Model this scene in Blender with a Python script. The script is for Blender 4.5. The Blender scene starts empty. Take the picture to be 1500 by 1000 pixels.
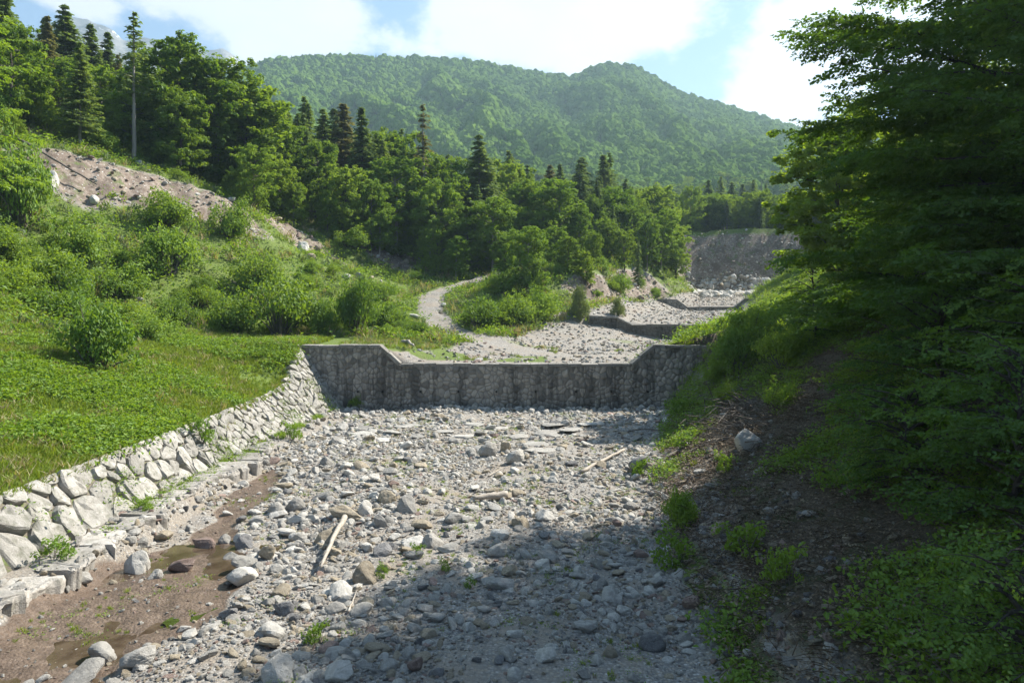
import bpy, math, random
import numpy as np
from mathutils import Vector, Matrix, Euler

rnd = random.Random(7)
RG = np.random.default_rng(11)
S = bpy.context.scene
F = 1050.0            # focal length of the photograph in its own pixels
HOR = 450.0           # row of the horizon
CZ = 7.9              # eye height over the stream bed (metres)
SUN_AZ, SUN_EL = math.radians(58), math.radians(46)

# ------------------------------------------------------------------ camera
cam = bpy.data.cameras.new('camera')
cam.sensor_width = 36.0
cam.lens = F / 1500 * 36
cam.shift_y = -(500 - HOR) / 1500
cam.clip_start = 0.1
cam.clip_end = 9000
camo = bpy.data.objects.new('camera', cam)
camo.location = (0, 0, CZ)
camo.rotation_euler = (math.pi / 2, 0, 0)
S.collection.objects.link(camo)
S.camera = camo

# ------------------------------------------------------------------ world
W = bpy.data.worlds.new('World')
S.world = W
W.use_nodes = True
wt = W.node_tree
for n in list(wt.nodes):
    wt.nodes.remove(n)
def wn(t, **k):
    n = wt.nodes.new(t)
    for a, b in k.items():
        setattr(n, a, b)
    return n
wl = wt.links.new
out = wn('ShaderNodeOutputWorld')
bg = wn('ShaderNodeBackground')
bg.inputs[1].default_value = 0.05
wl(bg.outputs[0], out.inputs[0])
sky = wn('ShaderNodeTexSky', sky_type='NISHITA', sun_disc=False)
sky.sun_elevation = SUN_EL
sky.sun_rotation = SUN_AZ
sky.altitude = 600
sky.air_density = 1.0
sky.dust_density = 1.2
sky.ozone_density = 1.0
tc = wn('ShaderNodeTexCoord')
def wmath(op, a, b=None, c=None, clamp=False):
    n = wn('ShaderNodeMath', operation=op, use_clamp=clamp)
    for i, v in enumerate((a, b, c)):
        if v is None: continue
        if isinstance(v, (int, float)): n.inputs[i].default_value = v
        else: wl(v, n.inputs[i])
    return n.outputs[0]
def wvec(op, a, b):
    n = wn('ShaderNodeVectorMath', operation=op)
    for i, v in enumerate((a, b)):
        if isinstance(v, tuple): n.inputs[i].default_value = v
        else: wl(v, n.inputs[i])
    return n
D = tc.outputs['Generated']
# cloud banks: (column, row, half width, half height) as seen, turned into directions
BANKS = [(355, 18, 215, 62, 1.0), (470, 66, 90, 20, .8), (575, 45, 42, 34, .55), (800, 20, 230, 88, 1.15), (690, 30, 110, 40, .8),
         (1150, 120, 105, 95, 1.0), (1190, 40, 90, 90, .9), (120, 6, 75, 30, .9), (1340, 60, 200, 160, .9), (1010, 140, 20, 30, .35)]
acc = None
for (px, py, sx, sy, amp) in BANKS:
    c = Vector(((px - 750) / F, 1.0, (HOR - py) / F)).normalized()
    dv = wvec('SUBTRACT', D, tuple(c))
    sc = wvec('MULTIPLY', dv.outputs[0], (F / sx, 1.6, F / sy))
    ln = wn('ShaderNodeVectorMath', operation='LENGTH'); wl(sc.outputs[0], ln.inputs[0])
    m = wmath('MULTIPLY', wmath('SUBTRACT', 1.28, ln.outputs['Value'], clamp=True), amp)
    acc = m if acc is None else wmath('MAXIMUM', acc, m)
nz = wn('ShaderNodeTexNoise'); nz.inputs['Scale'].default_value = 5.5; nz.inputs['Detail'].default_value = 9
nz.inputs['Roughness'].default_value = .62
mp = wn('ShaderNodeMapping'); mp.inputs['Scale'].default_value = (1, 1, 1.7); wl(D, mp.inputs[0]); wl(mp.outputs[0], nz.inputs['Vector'])
nz2 = wn('ShaderNodeTexNoise'); nz2.inputs['Scale'].default_value = 2.2; nz2.inputs['Detail'].default_value = 6
wl(mp.outputs[0], nz2.inputs['Vector'])
# away from the frame the same broken cloud goes on
y_ = wn('ShaderNodeSeparateXYZ'); wl(D, y_.inputs[0])
infront = wmath('MULTIPLY_ADD', y_.outputs[1], 4.0, -2.2, clamp=True)
gen = wmath('MULTIPLY_ADD', nz2.outputs[0], 3.6, -1.8, clamp=True)
genm = wmath('MULTIPLY', gen, wmath('SUBTRACT', 1.0, infront))
base = wmath('MAXIMUM', acc, genm)
f1 = wmath('ADD', base, wmath('MULTIPLY_ADD', nz.outputs[0], 2.3, -1.36))
cr = wn('ShaderNodeMapRange', interpolation_type='SMOOTHSTEP'); wl(f1, cr.inputs[0])
cr.inputs[1].default_value = .12; cr.inputs[2].default_value = .5
mixc = wn('ShaderNodeMix', data_type='RGBA'); wl(cr.outputs[0], mixc.inputs[0])
# thin veil brightening the blue of the sky
veil = wn('ShaderNodeMix', data_type='RGBA'); veil.inputs[0].default_value = .6
wl(sky.outputs[0], veil.inputs[6]); veil.inputs[7].default_value = (2.5, 4.3, 7.0, 1)
wl(veil.outputs[2], mixc.inputs[6])
cc = wn('ShaderNodeMix', data_type='RGBA'); wl(nz.outputs[0], cc.inputs[0])
cc.inputs[6].default_value = (5.6, 6.1, 6.8, 1); cc.inputs[7].default_value = (8.6, 8.7, 8.9, 1)
wl(cc.outputs[2], mixc.inputs[7])
wl(mixc.outputs[2], bg.inputs[0])

# ------------------------------------------------------------------ sun
sl = bpy.data.lights.new('sun', 'SUN'); sl.energy = 5.0; sl.angle = math.radians(.53); sl.color = (1, .945, .85)
so = bpy.data.objects.new('sun', sl)
sd = Vector((math.sin(SUN_AZ) * math.cos(SUN_EL), math.cos(SUN_AZ) * math.cos(SUN_EL), math.sin(SUN_EL)))
so.rotation_euler = sd.to_track_quat('Z', 'Y').to_euler()
so.location = sd * 50 + Vector((0, 0, 40))
S.collection.objects.link(so)
S.view_settings.view_transform = 'Standard'
S.view_settings.look = 'None'
S.view_settings.gamma = 1
S.view_settings.exposure = 1.42
S.view_settings.use_curve_mapping = False
S.render.engine = 'CYCLES'
cy = S.cycles
cy.use_denoising = True
cy.use_adaptive_sampling = True
cy.adaptive_threshold = 0.012
cy.max_bounces = 6; cy.diffuse_bounces = 3; cy.glossy_bounces = 2; cy.transmission_bounces = 4
cy.volume_bounces = 0; cy.transparent_max_bounces = 6
cy.caustics_reflective = False; cy.caustics_refractive = False
cy.sample_clamp_indirect = 6

# ------------------------------------------------------------------ numeric helpers
def hash2(ix, iy, s=0):
    h = (ix.astype(np.int64) * 374761393 + iy.astype(np.int64) * 668265263 + s * 974634777) & 0xffffffff
    h = ((h ^ (h >> 13)) * 1274126177) & 0xffffffff
    return ((h ^ (h >> 16)) & 0xffff) / 65535.0
def vnoise(x, y, s=0):
    x = np.asarray(x, float); y = np.asarray(y, float)
    ix = np.floor(x); iy = np.floor(y); fx = x - ix; fy = y - iy
    fx = fx * fx * (3 - 2 * fx); fy = fy * fy * (3 - 2 * fy)
    a = hash2(ix, iy, s); b = hash2(ix + 1, iy, s); c = hash2(ix, iy + 1, s); d = hash2(ix + 1, iy + 1, s)
    return (a * (1 - fx) + b * fx) * (1 - fy) + (c * (1 - fx) + d * fx) * fy
def fbm(x, y, sc, oct=4, s=0):
    t = 0; a = .5; f = 1 / sc
    for o in range(oct):
        t = t + a * (vnoise(x * f, y * f, s + o) - .5) * 2; a *= .5; f *= 2.03
    return t
def sstep(a, b, x):
    t = np.clip((np.asarray(x, float) - a) / (b - a), 0, 1); return t * t * (3 - 2 * t)

# ------------------------------------------------------------------ terrain: cross sections of the valley
# breaks: 0 far left, 1 upper hill, 2 scar crest, 3 scar foot, 4 bush belt, 5 meadow, 6 revetment top, 7 revetment toe,
#         8 footing edge, 9 channel, 10 bed, 11 right toe, 12 bank, 13 bank top, 14 wood, 15 far right
SEC = [
 (-12, [(-85,24),(-62,18),(-46,13),(-36,9),(-28,6),(-21,3.6),(-15.8,2.1),(-14.1,.5),(-12.9,.4),(-12.4,-.02),(-1,0),(4.0,.1),(8,2.2),(15,5),(24,8),(90,24)]),
 (14,  [(-85,26),(-62,19),(-46,14),(-36,9.5),(-28,6),(-21,3.6),(-15.6,2.1),(-14.1,.5),(-12.6,.4),(-12.2,-.02),(-1,0),(4.6,.1),(8.5,2.0),(15,5),(24,8),(90,24)]),
 (22,  [(-85,30),(-62,22),(-46,15.5),(-36,10),(-28,6),(-21,3.6),(-15.4,2.1),(-14.2,.5),(-12.6,.4),(-12.3,-.02),(-1,0),(4.9,.1),(9.2,2.2),(15.5,5.2),(25,8.5),(90,24)]),
 (30,  [(-90,36),(-60,25),(-45,16.5),(-36,10.3),(-28,6),(-21,3.7),(-15.4,2.1),(-14.2,.5),(-12.7,.4),(-12.4,-.1),(-1,0),(5.8,.1),(10.2,2.1),(16,5.2),(26,8.5),(92,25)]),
 (36,  [(-92,40),(-60,27),(-45.5,18),(-38,11.5),(-30,6.6),(-21.5,3.9),(-15.5,2.1),(-14.2,.45),(-12.8,.35),(-12.3,0),(-1,0.05),(7.4,.1),(12,2.3),(17,5.5),(27,9),(93,26)]),
 (45,  [(-95,42),(-60,28.5),(-46,20.5),(-40,13),(-33,7.4),(-22,4.3),(-15.6,2.15),(-14,.4),(-13,.3),(-12.2,.1),(-1,.1),(9.6,.15),(14.2,2.9),(19,6),(28,9),(94,27)]),
 (50,  [(-97,43.5),(-62,29),(-49,21),(-43,14),(-33,7),(-22,4.5),(-15.7,2.5),(-13.9,.3),(-13.2,.25),(-12.2,.1),(-1,.1),(11,.15),(15,4.0),(20,6.5),(28,9),(95,28)]),
 (55.35,[(-100,45),(-65,30),(-52,22),(-46,15),(-33,6.5),(-24,5.2),(-16.3,5.0),(-13.2,.35),(-12.9,.25),(-12.2,.1),(-1,.1),(12.2,.15),(15.3,5),(20,7),(28,9.3),(96,29)]),
 (55.65,[(-100,45),(-65,30),(-52,22),(-46,15),(-33,6.3),(-24,5.2),(-16.3,4.9),(-12,4.85),(-9.7,4.6),(-8.4,3.6),(0,3.45),(9.0,3.45),(11.5,4.85),(20,7),(28,9.3),(96,29)]),
 (62,  [(-102,46),(-68,31),(-54,22),(-46,14.5),(-31,5.8),(-22,5.3),(-14,5.1),(-10,4.9),(-7,4.5),(-3,4.0),(3,3.7),(10,3.8),(14,5.2),(21,7.2),(30,10),(97,30)]),
 (76,  [(-106,50),(-72,34),(-47,24.4),(-39.8,18.3),(-22,7.8),(-12,6.0),(-7.6,5.7),(-4,5.4),(0,4.9),(6,4.3),(11,3.9),(18,4.0),(22,5.5),(28,8),(38,11),(99,33)]),
 (84.7,[(-110,53),(-74,36),(-38,22.5),(-31,17),(-18,9.5),(-12,7.8),(-9,7.5),(-4,7.0),(5,6.6),(12.3,5.0),(18,4.1),(28,4.2),(32,7),(38,9.5),(48,12),(102,36)]),
 (85.6,[(-110,53),(-74,36),(-37,22.3),(-30,16.8),(-18,9.7),(-12,8),(-9,7.7),(-4,7.2),(7,7.1),(13.8,5.9),(19,5.85),(28,5.9),(32,7.2),(38,9.5),(48,12),(102,36)]),
 (98,  [(-130,58),(-75,36),(-27,17.7),(-21,12.8),(-12,10.5),(-7,10.8),(0,12),(9.0,12.6),(12.3,9.0),(18,7.2),(24,6.8),(33,6.8),(38,8.5),(44,12),(52,15),(106,38)]),
 (114.7,[(-135,59),(-72,36),(-14,16.5),(-6,14.3),(-2,14.8),(4,16),(10,17),(16,14.5),(22,9.2),(27.5,7.4),(31,7.3),(36,7.4),(38.5,9.3),(46,13),(56,17),(112,40)]),
 (115.6,[(-135,59),(-72,36),(-14,16.5),(-6,14.3),(-2,14.8),(4,16),(10,17),(16,14.5),(22,9.3),(27.5,8.0),(31,8.05),(36,8.05),(38.5,9.4),(46,13),(56,17),(112,40)]),
 (135, [(-140,60),(-70,38),(-25,22),(-10,18.5),(2,18.5),(10,19),(18,18.6),(26,17),(33,11),(36,9.6),(40,9.5),(46,10),(52,14),(58,20),(66,24),(120,42)]),
 (164, [(-145,63),(-72,39),(-22,25),(-10,22),(0,22),(10,22.5),(26,23),(33,22),(38,16),(41,11.2),(50,11),(60,11.2),(66,12.5),(72,20),(80,26),(130,44)]),
 (172, [(-150,66),(-75,40),(-20,26),(-10,25.5),(0,25),(10,25),(26,25.5),(34,25.5),(40,26),(45,26.2),(54,26.8),(63,26.6),(70,26.6),(76,28),(84,30),(134,46)]),
 (250, [(-200,85),(-100,55),(-30,35),(-10,32),(0,31),(10,31),(26,31),(40,31),(50,31),(60,31),(72,32),(84,33),(95,34),(105,36),(120,40),(180,60)]),
 (400, [(-320,130),(-160,80),(-60,52),(-20,47),(0,46),(20,45),(40,45),(60,45),(80,45),(100,45),(120,46),(140,47),(160,50),(180,54),(220,60),(320,90)]),
 (700, [(-560,240),(-280,140),(-120,96),(-40,84),(0,80),(40,78),(80,76),(120,75),(160,75),(200,76),(240,78),(280,80),(320,84),(380,90),(460,110),(640,160)]),
]
SY = np.array([s[0] for s in SEC], float)
SX = np.array([[p[0] for p in s[1]] for s in SEC], float)
SZ = np.array([[p[1] for p in s[1]] for s in SEC], float)
NB = SX.shape[1]
PATH = [(14.5,60.5,3.7),(9,61.5,3.7),(3,63,3.75),(-3.3,69,4.8),(-7.2,76,5.7),(-9.6,84,7.5),(-10.2,92,9.5),(-5.2,101,11.6),(-1.5,107,13.3),(2,114,15.2),(8,124,17.6)]
PT = []
for a, b in zip(PATH[:-1], PATH[1:]):
    for k in range(8):
        t = k / 8; PT.append([a[i] * (1 - t) + b[i] * t for i in range(3)])
PT = np.array(PT)
def sections(Y):
    """break positions for an array of Y -> (n,NB) X and z"""
    Y = np.clip(Y, SY[0], SY[-1])
    X = np.stack([np.interp(Y, SY, SX[:, k]) for k in range(NB)], -1)
    Z = np.stack([np.interp(Y, SY, SZ[:, k]) for k in range(NB)], -1)
    return X, Z
def terrain(X, Y):
    """height, break coordinate, path weight for arrays"""
    X = np.atleast_1d(np.asarray(X, float)); Y = np.atleast_1d(np.asarray(Y, float))
    sh = X.shape; X = X.ravel(); Y = Y.ravel()
    bx, bz = sections(Y)
    k = np.clip((bx <= X[:, None]).sum(1) - 1, 0, NB - 2)
    r = np.arange(len(X))
    x0 = bx[r, k]; x1 = bx[r, k + 1]
    t = np.clip((X - x0) / np.maximum(x1 - x0, 1e-6), -3, 6)
    t = np.where((k > 0) & (k < NB - 2), np.clip(t, 0, 1), np.where(k == 0, np.minimum(t, 1), np.maximum(t, 0)))
    z = bz[r, k] + (bz[r, k + 1] - bz[r, k]) * t
    s = k + np.clip(t, 0, 1)
    # path: flatten towards its own height
    pw = np.zeros(len(X)); near = (Y > 56) & (Y < 130)
    if near.any():
        xs = X[near]; ys = Y[near]
        d = np.sqrt((xs[:, None] - PT[None, :, 0]) ** 2 + (ys[:, None] - PT[None, :, 1]) ** 2)
        j = d.argmin(1); dm = d.min(1)
        w = 1 - sstep(1.8, 6.0, dm)
        z[near] = z[near] * (1 - w) + PT[j, 2] * w
        pw[near] = 1 - sstep(1.2, 2.0, dm + fbm(xs, ys, 1.5, 2, 3) * .5)
    # roughness
    bed = sstep(8.8, 9.3, s) * (1 - sstep(10.9, 11.3, s)) * (Y < 55.6)
    wild = 1 - bed
    amp = np.interp(Y, [0, 50, 100, 250, 600], [.25, .3, .7, 1.5, 4])
    flat = np.clip(pw + ((Y > 55.5) & (Y < 64) & (s > 5)) * .8 + ((s > 9.2) & (s < 11.3)) * .7 + ((s > 6.0) & (s < 8.6) & (Y < 56)) * 1.0, 0, 1)
    n = fbm(X, Y, 6, 4, 5)
    z = z + n * amp * wild * (1 - flat) + fbm(X, Y, 1.1, 3, 9) * .1 * wild * (1 - flat)
    z = z + bed * (fbm(X, Y, 5, 4, 21) * .38 + fbm(X, Y, .8, 2, 23) * .05)
    # gully relief on the bare scars
    sc = scar_w(X, Y, s)
    z = z + sc * (np.abs(fbm(X * 1.0 + Y * .3, Y * .25, 2.2, 3, 31)) * -2.0 + fbm(X, Y, .9, 3, 35) * .6)
    # muddy channel beside the footing
    mud = mud_w(X, Y)
    z = z - mud * (.12 - fbm(X, Y, 1.3, 4, 43) * .17)
    return z.reshape(sh), s.reshape(sh), pw.reshape(sh)
def mud_w(X, Y):
    c = np.interp(Y, [12, 16, 20, 25, 30, 34, 38], [-9.5, -10.6, -10.2, -10.4, -11.2, -11.6, -11.9])
    w = np.interp(Y, [12, 15, 19, 23, 27, 31, 34, 37], [1.2, 1.9, 2.5, 1.9, .55, .9, .5, 0])
    d = np.abs(X - c) + fbm(X, Y, 1.6, 3, 41) * .7
    return (1 - sstep(.75, 1.15, d / np.maximum(w, .01))) * (Y > 11) * (Y < 37)
def scar_w(X, Y, s):
    n = fbm(X, Y, 5, 3, 51)
    a = sstep(1.93, 2.02, s + n * .04) * (1 - sstep(2.75, 3.1, s + n * .35)) * sstep(69, 73, Y) * (1 - sstep(108, 112, Y)) * (1 - .9 * (np.abs(Y - 90.5 + n * 2) < 1.5)) * (1 - .95 * (np.abs(Y - 100.5 + n * 2) < 2.2))
    b = sstep(7.05, 7.2, s + n * .1) * (1 - sstep(7.9, 8.2, s)) * sstep(93, 96, Y) * (1 - sstep(122, 130, Y)) * sstep(-.35, 0, fbm(X, Y, 7, 2, 57) + .1)
    c = ((Y > 160 + n * 3) & (Y < 172.5)) * sstep(7.9, 8.3, s + n * .5) * (1 - sstep(12.6, 13.2, s))
    return np.clip(a + b + c, 0, 1)
def Hs(x, y):
    return float(terrain(np.array([x]), np.array([y]))[0][0])
def at(px, py, Y):
    return Vector(((px - 750) / F * Y, Y, CZ - (py - HOR) / F * Y))
def hit(px, py, y0=8, y1=400):
    """where the line of sight through a point of the photograph meets the ground"""
    Y = y0 * (y1 / y0) ** np.linspace(0, 1, 1600)
    X = (px - 750) / F * Y
    z = terrain(X, Y)[0]
    zz = CZ - (py - HOR) / F * Y
    below = np.nonzero(zz <= z)[0]
    i = below[0] if len(below) else len(Y) - 1
    return Vector((X[i], Y[i], z[i]))

# ------------------------------------------------------------------ blender helpers
COL = S.collection
def mesh_np(name, v, faces, mats=(), smooth=False, attrs=None, midx=None):
    me = bpy.data.meshes.new(name)
    v = np.asarray(v, np.float32)
    if isinstance(faces, np.ndarray):
        k = faces.shape[1]; n = len(faces)
        me.vertices.add(len(v)); me.vertices.foreach_set('co', v.ravel())
        me.loops.add(n * k); me.loops.foreach_set('vertex_index', faces.astype(np.int32).ravel())
        me.polygons.add(n)
        me.polygons.foreach_set('loop_start', np.arange(n, dtype=np.int32) * k)
    else:
        me.from_pydata([tuple(map(float, p)) for p in v], [], faces)
    me.update(calc_edges=True)
    if midx is not None:
        me.polygons.foreach_set('material_index', np.asarray(midx, np.int32))
    me.polygons.foreach_set('use_smooth', np.full(len(me.polygons), smooth, bool))
    for an, (ty, dat) in (attrs or {}).items():
        a = me.attributes.new(an, ty, 'POINT')
        d = np.asarray(dat, np.float32).ravel()
        a.data.foreach_set('value' if ty == 'FLOAT' else ('vector' if ty == 'FLOAT_VECTOR' else 'color'), d)
    for m in mats: me.materials.append(m)
    me.validate()
    return me
def link(name, data, parent=None, loc=(0, 0, 0), rot=(0, 0, 0), scale=(1, 1, 1)):
    o = bpy.data.objects.new(name, data)
    COL.objects.link(o)
    o.location = loc; o.rotation_euler = rot; o.scale = scale
    if parent is not None: o.parent = parent
    return o
def tag(o, label=None, cat=None, group=None, kind=None):
    if label: o['label'] = label
    if cat: o['category'] = cat
    if group: o['group'] = group
    if kind: o['kind'] = kind
    return o
def dup(root, loc, rz, sc, label, group):
    r = root.copy(); COL.objects.link(r)
    r.location = loc; r.rotation_euler = (0, 0, rz); r.scale = sc
    r['label'] = label
    if group: r['group'] = group
    for ch in root.children:
        c = ch.copy(); COL.objects.link(c); c.parent = r
    return r

# ------------------------------------------------------------------ materials
class NT:
    def __init__(s, name):
        s.m = bpy.data.materials.new(name); s.m.use_nodes = True
        s.t = s.m.node_tree; s.t.nodes.clear()
        s.out = s.n('ShaderNodeOutputMaterial')
    def n(s, ty, **k):
        n = s.t.nodes.new(ty)
        for a, b in k.items(): setattr(n, a, b)
        return n
    def l(s, a, b): s.t.links.new(a, b)
    def put(s, sock, v):
        if v is None: return
        if hasattr(v, 'node'): s.l(v, sock)
        elif isinstance(v, tuple) and len(v) == 3 and sock.type == 'RGBA': sock.default_value = (*v, 1)
        else: sock.default_value = v
    def noise(s, scale, detail=4, rough=.55, vec=None, dim='3D'):
        n = s.n('ShaderNodeTexNoise'); n.inputs['Scale'].default_value = scale; n.inputs['Detail'].default_value = detail
        n.inputs['Roughness'].default_value = rough
        if vec is not None: s.l(vec, n.inputs['Vector'])
        return n.outputs[0]
    def vor(s, scale, feat='F1', vec=None, out='Distance', rand=1.0):
        n = s.n('ShaderNodeTexVoronoi', feature=feat); n.inputs['Scale'].default_value = scale
        n.inputs['Randomness'].default_value = rand
        if vec is not None: s.l(vec, n.inputs['Vector'])
        return n.outputs[out]
    def math(s, op, a, b=None, c=None, clamp=False):
        n = s.n('ShaderNodeMath', operation=op, use_clamp=clamp)
        for i, v in enumerate((a, b, c)): s.put(n.inputs[i], v)
        return n.outputs[0]
    def mix(s, f, a, b, blend='MIX'):
        n = s.n('ShaderNodeMix', data_type='RGBA', blend_type=blend)
        s.put(n.inputs[0], f); s.put(n.inputs[6], a); s.put(n.inputs[7], b)
        return n.outputs[2]
    def ramp(s, f, stops, interp='LINEAR'):
        n = s.n('ShaderNodeValToRGB'); n.color_ramp.interpolation = interp
        e = n.color_ramp.elements
        while len(e) > 1: e.remove(e[-1])
        e[0].position = stops[0][0]; e[0].color = (*stops[0][1], 1)
        for p, c in stops[1:]:
            k = e.new(p); k.color = (*c, 1)
        s.put(n.inputs[0], f)
        return n.outputs[0]
    def rng(s, f, a, b, c=0., d=1.):
        n = s.n('ShaderNodeMapRange'); s.put(n.inputs[0], f)
        for i, v in enumerate((a, b, c, d)): n.inputs[i + 1].default_value = v
        return n.outputs[0]
    def pos(s): return s.n('ShaderNodeNewGeometry').outputs['Position']
    def obj(s): return s.n('ShaderNodeTexCoord').outputs['Object']
    def mapv(s, vec, scale=(1, 1, 1), loc=None):
        n = s.n('ShaderNodeMapping'); n.inputs['Scale'].default_value = scale; s.l(vec, n.inputs[0])
        if loc is not None: s.put(n.inputs['Location'], loc)
        return n.outputs[0]
    def bump(s, h, strength=.5, dist=.02, nrm=None):
        n = s.n('ShaderNodeBump'); n.inputs['Strength'].default_value = strength; n.inputs['Distance'].default_value = dist
        s.l(h, n.inputs['Height'])
        if nrm is not None: s.l(nrm, n.inputs['Normal'])
        return n.outputs[0]
    def princ(s, col, rough=.8, spec=.3, nrm=None):
        p = s.n('ShaderNodeBsdfPrincipled')
        s.put(p.inputs['Base Color'], col); s.put(p.inputs['Roughness'], rough)
        p.inputs['Specular IOR Level'].default_value = spec
        if nrm is not None: s.l(nrm, p.inputs['Normal'])
        s.l(p.outputs[0], s.out.inputs[0])
        return p

def leaf_mat(name, c1, c2, trans=.45, tcol=None, rough=.6, gl=.02):
    t = NT(name)
    a = t.n('ShaderNodeAttribute', attribute_name='tint').outputs['Fac']
    oi = t.n('ShaderNodeObjectInfo').outputs['Random']
    f = t.math('ADD', t.math('MULTIPLY', a, .48), t.math('MULTIPLY', oi, .52))
    if 'far' in name:
        f = t.math('ADD', t.math('MULTIPLY', f, .6), t.math('MULTIPLY', t.rng(t.noise(.011, 5, .65, t.pos()), .35, .65), .42))
    col = t.mix(f, c1, c2)
    d = t.n('ShaderNodeBsdfDiffuse'); t.l(col, d.inputs[0])
    tr = t.n('ShaderNodeBsdfTranslucent')
    tc_ = t.mix(1.0, col, tcol or (1.5, 1.35, .55), 'MULTIPLY'); t.l(tc_, tr.inputs[0])
    g = t.n('ShaderNodeBsdfGlossy'); g.inputs['Roughness'].default_value = rough; g.inputs['Color'].default_value = (.9, .95, 1, 1)
    m1 = t.n('ShaderNodeMixShader'); m1.inputs[0].default_value = trans
    t.l(d.outputs[0], m1.inputs[1]); t.l(tr.outputs[0], m1.inputs[2])
    m2 = t.n('ShaderNodeMixShader'); m2.inputs[0].default_value = gl
    t.l(m1.outputs[0], m2.inputs[1]); t.l(g.outputs[0], m2.inputs[2])
    t.l(m2.outputs[0], t.out.inputs[0])
    return t.m
M = {}
M['leaf'] = leaf_mat('broadleaf_leaves', (.056, .130, .015), (.245, .350, .042), .5)
M['leaf_light'] = leaf_mat('pale_leaves', (.085, .175, .020), (.225, .335, .045), .45)
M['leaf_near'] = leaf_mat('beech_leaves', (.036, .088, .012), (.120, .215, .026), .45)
M['needle'] = leaf_mat('spruce_needles', (.080, .140, .050), (.155, .225, .080), .45)
M['larch'] = leaf_mat('larch_needles', (.080, .145, .045), (.170, .240, .080), .5)
M['brown_needle'] = leaf_mat('dry_needles', (.115, .125, .065), (.180, .185, .10), .4)
M['grass'] = leaf_mat('grass_blades', (.120, .200, .020), (.260, .330, .050), .45)
M['herb'] = leaf_mat('herb_leaves', (.090, .185, .018), (.225, .330, .045), .45)
M['willow'] = leaf_mat('willow_leaves', (.10, .15, .07), (.18, .23, .11), .35)
M['far_leaf'] = leaf_mat('far_leaves', (.034, .085, .012), (.150, .230, .038), .12, gl=0.)

def bark():
    t = NT('bark'); v = t.mapv(t.obj(), (1, 1, .25))
    n = t.noise(9, 6, .65, v)
    col = t.ramp(n, [(.3, (.055, .045, .036)), (.55, (.13, .115, .10)), (.8, (.24, .22, .20))])
    t.princ(col, .9, .2, t.bump(n, .8, .04)); return t.m
M['bark'] = bark()
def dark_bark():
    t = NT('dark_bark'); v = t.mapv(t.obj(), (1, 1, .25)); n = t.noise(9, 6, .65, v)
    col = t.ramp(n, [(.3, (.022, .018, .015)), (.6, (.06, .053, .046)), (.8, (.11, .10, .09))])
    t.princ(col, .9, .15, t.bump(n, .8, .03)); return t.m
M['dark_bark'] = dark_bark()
def pale_bark():
    t = NT('pale_bark'); v = t.mapv(t.obj(), (1, 1, .25)); n = t.noise(7, 6, .65, v)
    col = t.ramp(n, [(.3, (.16, .14, .12)), (.7, (.38, .35, .31))])
    t.princ(col, .9, .2, t.bump(n, .7, .03)); return t.m
M['pale_bark'] = pale_bark()
def driftwood():
    t = NT('driftwood'); v = t.mapv(t.obj(), (.6, 14, 14)); n = t.noise(3, 6, .6, v)
    col = t.ramp(n, [(.3, (.17, .14, .11)), (.5, (.34, .30, .25)), (.75, (.50, .465, .41))])
    t.princ(col, .85, .25, t.bump(n, .6, .015)); return t.m
M['driftwood'] = driftwood()

def stone_mat(name, lo, mid, hi, moss=0.):
    t = NT(name); oi = t.n('ShaderNodeObjectInfo').outputs['Random']
    p = t.obj()
    off = t.n('ShaderNodeCombineXYZ'); t.l(t.math('MULTIPLY', oi, 37.), off.inputs[0])
    v = t.mapv(p, (1, 1, 1), off.outputs[0])
    n1 = t.noise(2.2, 6, .65, v); n2 = t.noise(14, 5, .7, v)
    f = t.math('ADD', t.math('MULTIPLY', n1, .6), t.math('MULTIPLY', n2, .4))
    col = t.ramp(f, [(.3, lo), (.5, mid), (.68, hi)])
    br = t.math('MULTIPLY_ADD', oi, .45, .75)
    cb = t.n('ShaderNodeCombineXYZ'); [t.l(br, cb.inputs[i]) for i in range(3)]
    col = t.mix(1., col, cb.outputs[0], 'MULTIPLY')
    # pale mineral veins
    vn = t.math('ABSOLUTE', t.math('SUBTRACT', t.noise(3.3, 3, .5, t.mapv(v, (1, 2.3, 1))), .5))
    col = t.mix(t.rng(vn, .0, .012, .35, 0.), col, (.55, .53, .50))
    if moss:
        col = t.mix(t.math('MULTIPLY', t.rng(t.noise(3, 4, .6, v), .5, .65), moss), col, (.06, .07, .03))
    t.princ(col, .88, .25, t.bump(t.math('ADD', f, t.math('MULTIPLY', t.noise(38, 4, .7, v), .25)), .95, .09)); return t.m
ROCKM = [stone_mat('stone_pale', (.28, .265, .235), (.43, .41, .37), (.56, .54, .50)),
         stone_mat('stone_grey', (.19, .18, .163), (.30, .285, .258), (.41, .395, .36)),
         stone_mat('stone_tan', (.19, .155, .11), (.31, .262, .19), (.41, .36, .28)),
         stone_mat('stone_dark', (.10, .098, .096), (.165, .16, .157), (.24, .235, .23)),
         stone_mat('stone_reddish', (.17, .115, .092), (.25, .18, .15), (.33, .26, .225))]
ROCKW = ['pale', 'grey', 'tan', 'dark grey', 'reddish']
M['revet'] = stone_mat('revetment_stone', (.17, .16, .14), (.30, .285, .255), (.42, .40, .37), .4)
M['footing'] = stone_mat('footing_stone', (.22, .20, .17), (.34, .315, .28), (.45, .43, .395), .3)

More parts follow.
